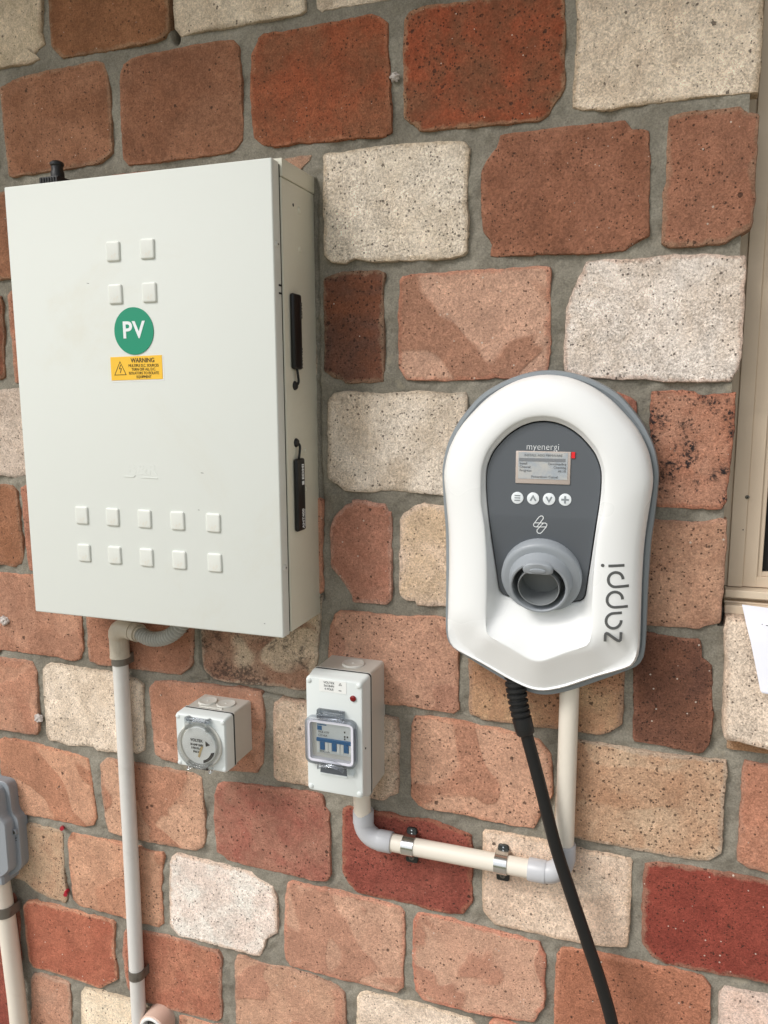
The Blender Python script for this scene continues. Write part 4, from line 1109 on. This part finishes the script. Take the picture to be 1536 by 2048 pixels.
m = MB(); m.lathe((-.3825, YF - .0002, 1.1300), (0, -1, 0), [(.0044, 0), (.0044, .0014), (.0030, .0024), (.0008, .0028)], 24); m.build('indicator_lens', M_RED, lampb)
# breaker seen through the window: a shallow well, the breaker and its linked levers
wx0, wx1, wz0, wz1 = -.4480, -.3830, 1.0370, 1.0905
m = MB(); m.prism(rrect(wx0, wx1, wz0, wz1, .002, 3), [(0, YF + .0006), (0, YF - .0003)]); m.build('window_well', M_GREY_BASE, t)
m = MB(); m.bbox((-.4375, YF - .0035, 1.0445), (-.3835, YF + .001, 1.0900), .0008, 1); BK = m.build('breaker', M_BRK, t)
m = MB(); m.bbox((-.4370, YF - .0060, 1.0622), (-.3840, YF - .0034, 1.0676), .0006, 1); m.build('lever_bar', M_BRK_BLUE, BK)
for k in range(3):
    x = -.4280 + k * .0180
    m = MB(); m.bbox((x - .0036, YF - .0056, 1.0500), (x + .0036, YF - .0034, 1.0621), .0006, 1); m.build('lever', M_BRK_BLUE, BK)
    for d in (-.0062, .0062):
        m = MB(); m.bbox((x + d - .0023, YF - .0052, 1.0480), (x + d + .0023, YF - .0034, 1.0620), .0005, 1); m.build('lever_guard', M_BRK_WHITE, BK)
m = MB(); m.box((-.4360, YF - .0039, 1.0785), (-.4290, YF - .0034, 1.0850)); m.box((-.4360, YF - .0039, 1.0860), (-.4220, YF - .0034, 1.0875)); m.build('maker_mark', M_BRK_BLUE, BK)
for k, s in enumerate(('MCB 415V', 'C32 6kA')): text('breaker_text', s, .0042, (-.4345, YF - .0038, 1.0760 - k * .0050), BK, M_DARKTXT, align='LEFT', sx=.9)
text('breaker_text', 'VOLTEX', .0042, (-.4330, YF - .0038, 1.0472), BK, M_DARKTXT, align='LEFT')
m = MB()
for x, z in ((-.3945, 1.0800), (-.3945, 1.0735), (-.3905, 1.0735), (-.3945, 1.0700)): m.box((x - .0010, YF - .0039, z - .0012), (x + .0010, YF - .0034, z + .0012))
m.build('terminal_diagram', M_BLACKTXT, BK)
P = rrect(-.4530, -.3765, 1.0290, 1.0985, .010, 6)
PI_ = rrect(-.4470, -.3830, 1.0350, 1.0920, .005, 6)
m = MB()
m.loft([[(x, YF - .0002, z) for x, z in P], [(x, YF - .0085, z) for x, z in P], [(x, YF - .0100, z) for x, z in inset(P, .0015)], [(x, YF - .0100, z) for x, z in inset(P, .0030)], [(x, YF - .0002, z) for x, z in inset(P, .0030)]], False, False)
FR = m.build('flap_frame', M_SMOKE, t)
m = MB(); Ps = rrect(-.4503, -.3795, 1.0320, 1.0952, .008, 6)
m.loft([[(x, YF - .0004, z) for x, z in Ps], [(x, YF - .0070, z) for x, z in Ps], [(x, YF - .0078, z) for x, z in inset(Ps, .0010)], [(x, YF - .0078, z) for x, z in inset(Ps, .0042)], [(x, YF - .0004, z) for x, z in inset(Ps, .0048)]], False, False)
m.build('flap_seal', M_SEAL_LILAC, FR)
m = MB(); m.prism(rrect(-.4462, -.3838, 1.0361, 1.0911, .004, 6), [(0, YF - .0066), (0, YF - .0074)]); m.build('flap_window', M_CLEAR, FR)
m = MB(); m.bbox((-.4350, YF - .0085, 1.0965), (-.3950, YF - .0001, 1.1100), .0012, 2); m.build('flap_hinge', M_SMOKE, FR)
m = MB(); m.tube([(-.4250, YF - .0085, 1.1070), (-.3955, YF - .0085, 1.1070)], .0017, 12); m.tube([(-.4348, YF - .0090, 1.1040), (-.3952, YF - .0090, 1.1040)], .0012, 10); m.build('hinge_pin', M_CLEAR_THICK, FR)
m = MB(); m.prism([(-.4340, 1.0135), (-.3930, 1.0135), (-.3940, 1.0300), (-.4330, 1.0300)], [(0, YF + .0006), (0, YF - .0003)]); m.build('latch_recess', M_FASCIA, t)
m = MB(); m.box((-.4345, YF - .0014, 1.0112), (-.3925, YF + .0004, 1.0133)); m.build('recess_lip', M_GREY_BOX, t)
m = MB(); L_ = []
for k in range(11):
    u = k / 10; x = -.4335 + .039 * u; zc = 1.0235 + .0055 * math.sin(PI * u)
    L_.append([(x, YF - .0095, zc + .0085), (x, YF - .0125, zc + .0030), (x, YF - .0125, zc), (x, YF - .0070, zc + .0015), (x, YF - .0070, zc + .0085)])
m.loft(L_); m.build('flap_latch', M_CLEAR_THICK, FR)
m = MB(); m.prism(rrect(-.3915, -.3800, 1.0170, 1.0285, .0045, 5), [(0, YF - .0003), (0, YF - .0042), (.0012, YF - .0050)]); m.build('padlock_tab', M_CLEAR_THICK, FR)
m = MB(); m.lathe((X1 - .0031, -.076, 1.0545), (1, 0, 0), [(.0016, 0), (.0014, .0008)], 10); m.build('drain_hole', M_GASKET, t)

# ------------------------------------------------------------------ EV charger
ZX = -.1355
def sym(h):
    return [(ZX + x, z) for x, z in h] + [(ZX - x, z) for x, z in h[-2:0:-1]]
S_ = lambda h: sym([(a / 1000., b / 1000.) for a, b in h])
H_OUT = [(0, 1574), (15, 1573), (30, 1570), (46, 1565), (61, 1558.5), (77, 1549.5), (91, 1538.5), (114.5, 1510), (129.5, 1481), (136.5, 1452), (137, 1431), (134.5, 1392), (132, 1363), (131, 1314), (131, 1270), (131, 1231), (129, 1212), (121, 1199), (80, 1176.5), (38, 1156), (14, 1147.5), (0, 1146)]
H_WH = [(0, 1568), (15, 1566.8), (30, 1563.5), (45, 1557.8), (58, 1551), (72, 1541.5), (85, 1530), (109, 1503), (124, 1474), (130.5, 1443), (129, 1418), (125.5, 1385), (123.5, 1355), (123, 1316), (123.5, 1275), (124, 1232), (122, 1215), (114, 1203), (76, 1186), (36, 1167), (13, 1159), (0, 1157.5)]
H_IN = [(0, 1511), (14, 1509.4), (27, 1504.8), (38, 1498.2), (48, 1489.8), (62, 1473), (70, 1453), (71, 1432), (69.5, 1409), (65.5, 1375), (61.5, 1340), (57.5, 1307), (55.5, 1291), (52, 1284), (45, 1281), (28, 1278), (0, 1276)]
H_CR = [(0, 1517.5), (15, 1515.9), (28.5, 1511.2), (40, 1504.5), (50.8, 1495.5), (66, 1477), (74.5, 1454.5), (75.8, 1431), (75, 1405), (70, 1375), (67, 1335), (66, 1290), (66.5, 1245), (61, 1234), (36, 1223), (10, 1210), (0, 1208)]
NZ = 168
def polar(poly, cz=1.362):
    """resample an outline by angle round the charger's centre"""
    pts = [Vector(p) for p in poly]; c = Vector((ZX, cz)); o = []
    # dense Catmull-Rom
    d = []
    for i in range(len(pts)):
        p0, p1, p2, p3 = pts[i - 1], pts[i], pts[(i + 1) % len(pts)], pts[(i + 2) % len(pts)]
        for k in range(10):
            t_ = k / 10
            # centripetal-ish: damp overshoot by halving the tangents
            m1 = (p2 - p0) * .42; m2 = (p3 - p1) * .42
            L = (p2 - p1).length
            if m1.length > L: m1 = m1.normalized() * L
            if m2.length > L: m2 = m2.normalized() * L
            h00 = 2 * t_ ** 3 - 3 * t_ ** 2 + 1; h10 = t_ ** 3 - 2 * t_ ** 2 + t_; h01 = -2 * t_ ** 3 + 3 * t_ ** 2; h11 = t_ ** 3 - t_ ** 2
            d.append(p1 * h00 + m1 * h10 + p2 * h01 + m2 * h11)
    ang = [(math.atan2(q.x - c.x, q.y - c.y), (q - c).length) for q in d]
    ang.sort()
    A = np.array([a for a, _ in ang]); Rr_ = np.array([r for _, r in ang])
    A = np.concatenate([A - 2 * PI, A, A + 2 * PI]); Rr_ = np.concatenate([Rr_] * 3)
    th = (np.arange(NZ) / NZ) * 2 * PI - PI
    rr = np.interp(th, A, Rr_)
    return np.stack([c.x + rr * np.sin(th), c.y + rr * np.cos(th)], -1)
pO, pW, pI, pC = polar(S_(H_OUT)), polar(S_(H_WH)), polar(S_(H_IN)), polar(S_(H_CR))
def floor_y(z):
    """the fascia leans back towards the wall below the buttons"""
    u = np.clip((1.392 - z) / .116, 0, 1)
    return -.0622 + .0187 * (u * u * (3 - 2 * u) * .55 + u * .45)
ring3 = lambda p, y: [(float(p[i, 0]), float(y[i] if hasattr(y, '__len__') else y), float(p[i, 1])) for i in range(NZ)]
scale = lambda p, d: p + (np.array([ZX, 1.362]) - p) / np.linalg.norm(np.array([ZX, 1.362]) - p, axis=1)[:, None] * d
t = thing('ev_charger', 'white and grey electric car charger with screen and cable holster', 'car charger', (ZX, -.04, 1.147))
m = MB(); m.loft([ring3(scale(pO, .004), .004), ring3(scale(pO, .002), -.004), ring3(pO, -.010), ring3(pO, -.0300), ring3(scale(pO, .0012), -.0330), ring3(scale(pO, .0060), -.0335), ring3(scale(pO, .0085), -.0320)])
m.build('back_plate', M_CHARGER_GREY, t)
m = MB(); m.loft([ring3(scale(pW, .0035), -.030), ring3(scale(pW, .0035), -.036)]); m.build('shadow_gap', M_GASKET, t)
mixp = lambda k: pW * (1 - k) + pC * k
zI = floor_y(pI[:, 1])
cov = [ring3(scale(pW, .0012), -.0350), ring3(pW, -.0365), ring3(pW, -.0440), ring3(scale(pW, .0010), -.0490), ring3(scale(pW, .0042), -.0550)]
for k, y in ((.12, -.0595), (.22, -.0635), (.36, -.0674), (.52, -.0703), (.68, -.0719), (.82, -.0724), (.92, -.0720), (.97, -.0712)):
    p = mixp(k); b_ = np.clip((1.262 - p[:, 1]) / .045, 0, 1); b_ = b_ * b_ * (3 - 2 * b_)
    yb_ = float(np.interp(k, [0, .12, .22, .36, .52, .68, .82, .92, .97], [-.0440, -.0530, -.0556, -.0590, -.0628, -.0667, -.0702, -.0727, -.0738]))
    cov.append(ring3(p, y * (1 - b_) + yb_ * b_))
for k in (0, .06, .14, .28, .45, .62, .78, .90, 1.0):
    e_ = k ** .80
    p = pC * (1 - k) + scale(pI, -.0008) * k
    b_ = np.clip((1.262 - pC[:, 1]) / .03, 0, 1)
    cov.append(ring3(p, (-.0704 - .0038 * b_) * (1 - e_) + (zI - .0004) * e_))
cov.append(ring3(scale(pI, -.0006), zI + .006))
m = MB(); m.loft(cov, False, False); m.build('cover', M_CHARGER_WHITE, t, sharp=70)
# fascia
fas = []
cF = np.array([ZX, 1.395])
for k in (0, .01, .15, .3, .45, .6, .75, .88, .97):
    p = scale(pI, .0006) * (1 - k) + cF * k
    fas.append(ring3(p, floor_y(p[:, 1]) + (.004 if k == 0 else 0)))
m = MB(); m.loft(fas, False, True); FA = m.build('fascia', M_FASCIA, t, sharp=60)
yf = -.0625
text('maker_name', 'myenergi', .0118, (ZX - .0005, yf, 1.4795), FA, M_WHITETXT, sx=.90, bold=-.00016, spacing=1.04)
m = MB(); m.bbox((-.1690, yf - .0012, 1.4335), (-.1015, yf + .001, 1.4742), .0010, 2); SCN = m.build('screen', M_LCD_BEZEL, t)
m = MB(); m.box((-.1655, yf - .0016, 1.4395), (-.1050, yf - .0011, 1.4728)); m.build('display', M_LCD, SCN)
m = MB(); m.box((-.1645, yf - .0020, 1.4617), (-.1080, yf - .0016, 1.4655)); m.build('display_bar', M_LCDTXT, SCN)
for k, (s, x, al) in enumerate((('INSTALL ADD FIRMWARE', -.1350, 'CENTER'), ('Install', -.1640, 'LEFT'), ('Downloading', -.1068, 'RIGHT'), ('Channel', -.1640, 'LEFT'), ('Checking', -.1068, 'RIGHT'), ('Progress:', -.1640, 'LEFT'), ('44.1%', -.1068, 'RIGHT'), ('Powerdown Cancel', -.1330, 'CENTER'))):
    z = (1.4692, 1.4588, 1.4588, 1.4545, 1.4545, 1.4500, 1.4500, 1.4425)[k]
    text('display_text', s, .0041, (x, yf - .0019, z), SCN, M_LCDTXT, align=al, sx=1.0)
m = MB(); m.box((-.1008, yf - .0012, 1.4665), (-.0965, yf + .0005, 1.4740)); m.build('red_tag', M_RED_TAG, t)
yb = yf - .0007
for k in range(4):
    x = -.1660 + k * .0197
    m = MB(); m.prism(circ(x, 1.4148, .0076, 32), [(0, yf + .001), (0, yb + .0002), (.0005, yb)]); bt = m.build('button', M_BUTTON, t)
    m = MB(); yk = yb - .0003
    if k == 0:
        for d in (-.0030, 0, .0030): m.ribbon([(x - .0036, 1.4148 + d), (x + .0036, 1.4148 + d)], .0013, yk)
    elif k == 1: m.ribbon([(x - .0034, 1.4118), (x, 1.4178), (x + .0034, 1.4118)], .0020, yk)
    elif k == 2: m.ribbon([(x - .0034, 1.4178), (x, 1.4118), (x + .0034, 1.4178)], .0020, yk)
    else:
        m.ribbon([(x - .0046, 1.4148), (x + .0046, 1.4148)], .0023, yk); m.ribbon([(x, 1.4102), (x, 1.4194)], .0023, yk - .0001)
    m.build('button_symbol', M_CHARGER_GREY, bt)
m = MB()
for q, cl in (([(-138.4, 1391.5), (-144.8, 1382.5), (-145.3, 1380.6), (-144.2, 1378.9), (-142.1, 1378.5), (-140.7, 1378.9), (-133.2, 1389.5), (-133.1, 1391.7), (-134.1, 1392.9), (-136.0, 1393.1)], True),
              ([(-143.4, 1383.7), (-130.5, 1384.1), (-128.6, 1383.0), (-128.4, 1381.1), (-130.0, 1379.1), (-142.1, 1378.5)], False),
              ([(-133.1, 1383.8), (-140.6, 1374.8), (-140.8, 1372.5), (-139.7, 1370.7), (-137.1, 1370.1), (-135.2, 1371.3), (-129.0, 1379.6)], False)):
    m.ribbon([(a / 1000., b / 1000.) for a, b in q], .00095, -.0601, .0012, closed=cl)
m.v = [(x, float(floor_y(z)) - .0003 + (y + .0601), z) for x, y, z in m.v]
m.build('bolt_logo', M_WHITETXT, FA)
# holster: a collar and a barrel that droops a little
hc = Vector((ZX + .0005, -.0490, 1.3140)); hd = Vector((.02, -math.cos(R(17)), -math.sin(R(17)))).normalized()
m = MB(); m.lathe(hc - hd * .012, hd, [(.0500, 0), (.0508, .012), (.0505, .0210), (.0490, .0235), (.0455, .0245), (.0400, .0250), (.0378, .0300), (.0368, .0430), (.0362, .0440), (.0342, .0442), (.0330, .0432), (.0322, .0300), (.0318, .010)], 64, False, False)
HO = m.build('holster', M_HOLSTER, t, sharp=45)
m = MB(); m.lathe(hc - hd * .003, hd, [(.0300, 0), (.0300, .002)], 48); m.lathe(hc - hd * .002, hd, [(.0258, 0), (.0262, .0330), (.0256, .0345), (.0246, .0340), (.0238, .0100), (.0236, .0020)], 56, False, False)
m.lathe(hc, hd, [(.0240, 0), (.0240, .003)], 48); m.build('socket_liner', M_HOLSTER_IN, HO, sharp=45)
hu = Vector((0, -math.sin(R(17)), math.cos(R(17))))
c0 = hc + hd * .0300 + hu * .0295
m = MB(); rg = []
for h, s in ((-.016, .9), (0.004, 1.0), (.0060, .96), (.0072, .86)):
    rg.append([tuple(c0 + hd * h + Vector((1, 0, 0)) * (u * .0188 * s) + hu * (v * .0078 * s - .0022 * (u * 1.0) ** 2)) for u, v in [(math.copysign(abs(math.cos(a)) ** .7, math.cos(a)), math.copysign(abs(math.sin(a)) ** .7, math.sin(a))) for a in [2 * PI * k / 28 for k in range(28)]]])
m.loft(rg); LT = m.build('latch', M_HOLSTER, HO, sharp=50)
m = MB(); rg = []
for h, s in ((.0068, 1.0), (.0085, .85), (.0088, .4)):
    rg.append([tuple(c0 + hd * h + hu * (-.0022) + Vector((1, 0, 0)) * (math.cos(a) * .0105 * s) + hu * (math.sin(a) * .0030 * s)) for a in [2 * PI * k / 20 for k in range(20)]])
m.loft(rg); m.build('latch_ridge', M_HOLSTER, LT)
# lettering up the right side
ST = [[(-51.7, 1336.8), (-33.2, 1338.1)],
      [(-27.1, 1312.4), (-42.4, 1310.9), (-44.6, 1311.0), (-46.7, 1311.7), (-48.6, 1313.1), (-50.0, 1314.8), (-50.9, 1317.0), (-51.3, 1319.3), (-51.1, 1321.7), (-50.3, 1324.0), (-49.1, 1326.0), (-47.3, 1327.5), (-45.3, 1328.6), (-43.1, 1329.1), (-40.9, 1328.9), (-38.8, 1328.2), (-37.0, 1326.9), (-35.6, 1325.1), (-34.6, 1323.0), (-34.2, 1320.6)],
      [(-27.2, 1286.5), (-42.4, 1285.2), (-44.8, 1285.4), (-47.0, 1286.2), (-49.0, 1287.6), (-50.5, 1289.5), (-51.5, 1291.8), (-51.8, 1294.3), (-51.6, 1296.8), (-50.7, 1299.2), (-49.3, 1301.3), (-47.5, 1303.0), (-45.3, 1304.1), (-42.9, 1304.6), (-40.6, 1304.4), (-38.4, 1303.5), (-36.5, 1302.1), (-35.0, 1300.1), (-34.1, 1297.8), (-33.8, 1295.3)],
      [(-33.8, 1278.5), (-43.4, 1277.6), (-45.7, 1277.1), (-47.8, 1275.9), (-49.6, 1274.2), (-51.0, 1272.1), (-51.8, 1269.7), (-52.0, 1267.2), (-51.6, 1264.8), (-50.6, 1262.5), (-49.1, 1260.7), (-47.2, 1259.3), (-45.0, 1258.6), (-42.7, 1258.5), (-40.4, 1259.0), (-38.3, 1260.2), (-36.5, 1261.9), (-35.2, 1264.0), (-34.4, 1266.4), (-34.2, 1268.9)],
      [(-52.2, 1241.0), (-52.2, 1248.8), (-51.9, 1250.6), (-50.8, 1251.6), (-49.2, 1251.1), (-37.5, 1242.7), (-35.6, 1242.3), (-34.2, 1243.5), (-33.9, 1245.7), (-33.9, 1253.5)]]
m = MB()
def cover_y(x, z):
    """front surface of the cover's ring at a point"""
    v_ = np.array([x - ZX, z - 1.362]); r = np.linalg.norm(v_); th = math.atan2(v_[0], v_[1])
    idx = (th + PI) / (2 * PI) * NZ; i0 = int(idx) % NZ; i1 = (i0 + 1) % NZ; f_ = idx - int(idx)
    rW = np.linalg.norm(pW[i0] * (1 - f_) + pW[i1] * f_ - np.array([ZX, 1.362])); rC = np.linalg.norm(pC[i0] * (1 - f_) + pC[i1] * f_ - np.array([ZX, 1.362]))
    k = (rW - r) / max(rW - rC, 1e-6)
    return float(np.interp(k, [0, .05, .12, .22, .36, .52, .68, .82, .92, .97, 1.0], [-.049, -.055, -.0595, -.0635, -.0674, -.0703, -.0719, -.0724, -.0720, -.0712, -.0704]))
def stroke_on_cover(pts, w):
    P_ = [Vector((a / 1000., b / 1000.)) for a, b in pts]
    q = [P_[0]]
    for a, b in zip(P_[:-1], P_[1:]):
        n_ = max(1, int((b - a).length / .003))
        q += [a.lerp(b, k / n_) for k in range(1, n_ + 1)]
    mb_ = MB(); mb_.ribbon([(p.x, p.y) for p in q], w, 0, .0010)
    m.add([(x, cover_y(x, z) - .0004 + y, z) for x, y, z in mb_.v], mb_.f)
for s in ST: stroke_on_cover(s, .0033)
mb_ = MB(); mb_.prism(circ(-.0585, 1.3370, .0021, 20), [(0, .0008), (0, 0)])
m.add([(x, cover_y(x, z) - .0004 + y, z) for x, y, z in mb_.v], mb_.f)
m.build('side_lettering', M_ENGRAVE, t)

# tethered cable
t = thing('charging_cable', 'thick black charging cable hanging from the underside of the white charger', 'cable', (-.165, -.05, 1.16))
bp = [Vector((-.1700, -.036, 1.190)), Vector((-.1668, -.040, 1.160)), Vector((-.1610, -.043, 1.130)), Vector((-.1535, -.045, 1.103))]
sp_ = smooth_path(bp, 24); rr = []
for i in range(len(sp_)):
    u = i / (len(sp_) - 1)
    ph = (u * 11.5) % 1.0
    rr.append((.0148 - .0020 * u) - (.0026 if ph < .40 and u < .86 else 0.0))
m = MB(); m.tube(sp_, rr, 20); m.tube([sp_[-1], sp_[-1] + Vector((.0022, -.0005, -.0075)), sp_[-1] + Vector((.0028, -.0006, -.0095))], [.0128, .0124, .0100], 20)
m.build('strain_relief', M_BLACK, t, sharp=50)
cp = smooth_path([(-.1545, -.0448, 1.108), (-.1325, -.047, 1.034), (-.1075, -.050, .945), (-.0858, -.052, .883), (-.0610, -.054, .815), (-.0390, -.055, .753), (-.0225, -.056, .695), (-.010, -.058, .62), (-.006, -.062, .50), (-.02, -.068, .32), (-.07, -.075, .12), (-.11, -.08, .040), (-.2, -.11, .034)], 8)
m = MB(); m.tube(cp, .0085, 20); m.build('cable', M_CABLE, t)

# ------------------------------------------------------------------ small leftovers on the wall
for x, z, dx, dz, lab in ((-.9775, .7780, .0045, .0030, 'red plastic wall plug in the mortar under the tan brick beside the junction box'), (-.9790, .6510, .0035, .0010, 'red plastic wall plug in the upright joint beside the speckled cream brick')):
    t = thing('wall_plug', lab, 'wall plug', (x, 0, z), 'red wall plugs')
    m = MB(); m.tube([(x - dx, .004, z - dz), (x - dx * .2, -.004, z), (x + dx, -.010, z + dz)], [.0034, .0036, .0030], 10); m.build('plug_body', M_PLUG_RED, t)
    m = MB(); m.tube([(x + dx * .9, -.0095, z + dz * .9), (x + dx * 1.1, -.0112, z + dz * 1.1)], .0036, 10); m.build('plug_collar', M_PLUG_RED, t)
def blob(name, x, z, r, lab, seed):
    rs = random.Random(seed); bm = bmesh.new()
    bmesh.ops.create_icosphere(bm, subdivisions=3, radius=1.0)
    for v_ in bm.verts:
        k = 1 + .30 * (rs.random() - .5) + .22 * math.sin(v_.co.x * 5 + seed) * math.cos(v_.co.z * 6)
        v_.co = Vector((v_.co.x * r * k, v_.co.y * .0045 * k, v_.co.z * r * .85 * k)) + Vector((x, -.001, z))
    me = bpy.data.meshes.new(name); bm.to_mesh(me); bm.free(); me.materials.append(M_FILLER)
    o = bpy.data.objects.new(name, me); COL.objects.link(o)
    return tag(o, lab, 'filler', 'white filled screw holes')
blob('hole_filler', -1.0745, 1.1520, .0092, 'white lumpy filler on the tan brick left of the meter box bottom corner', 3)
blob('hole_filler', -1.0150, .9790, .0085, 'white lumpy filler in the joint left of the cream brick', 8)
blob('hole_filler', -.3482, 1.9540, .0065, 'pale smear of filler in the upright joint between two orange bricks', 12)
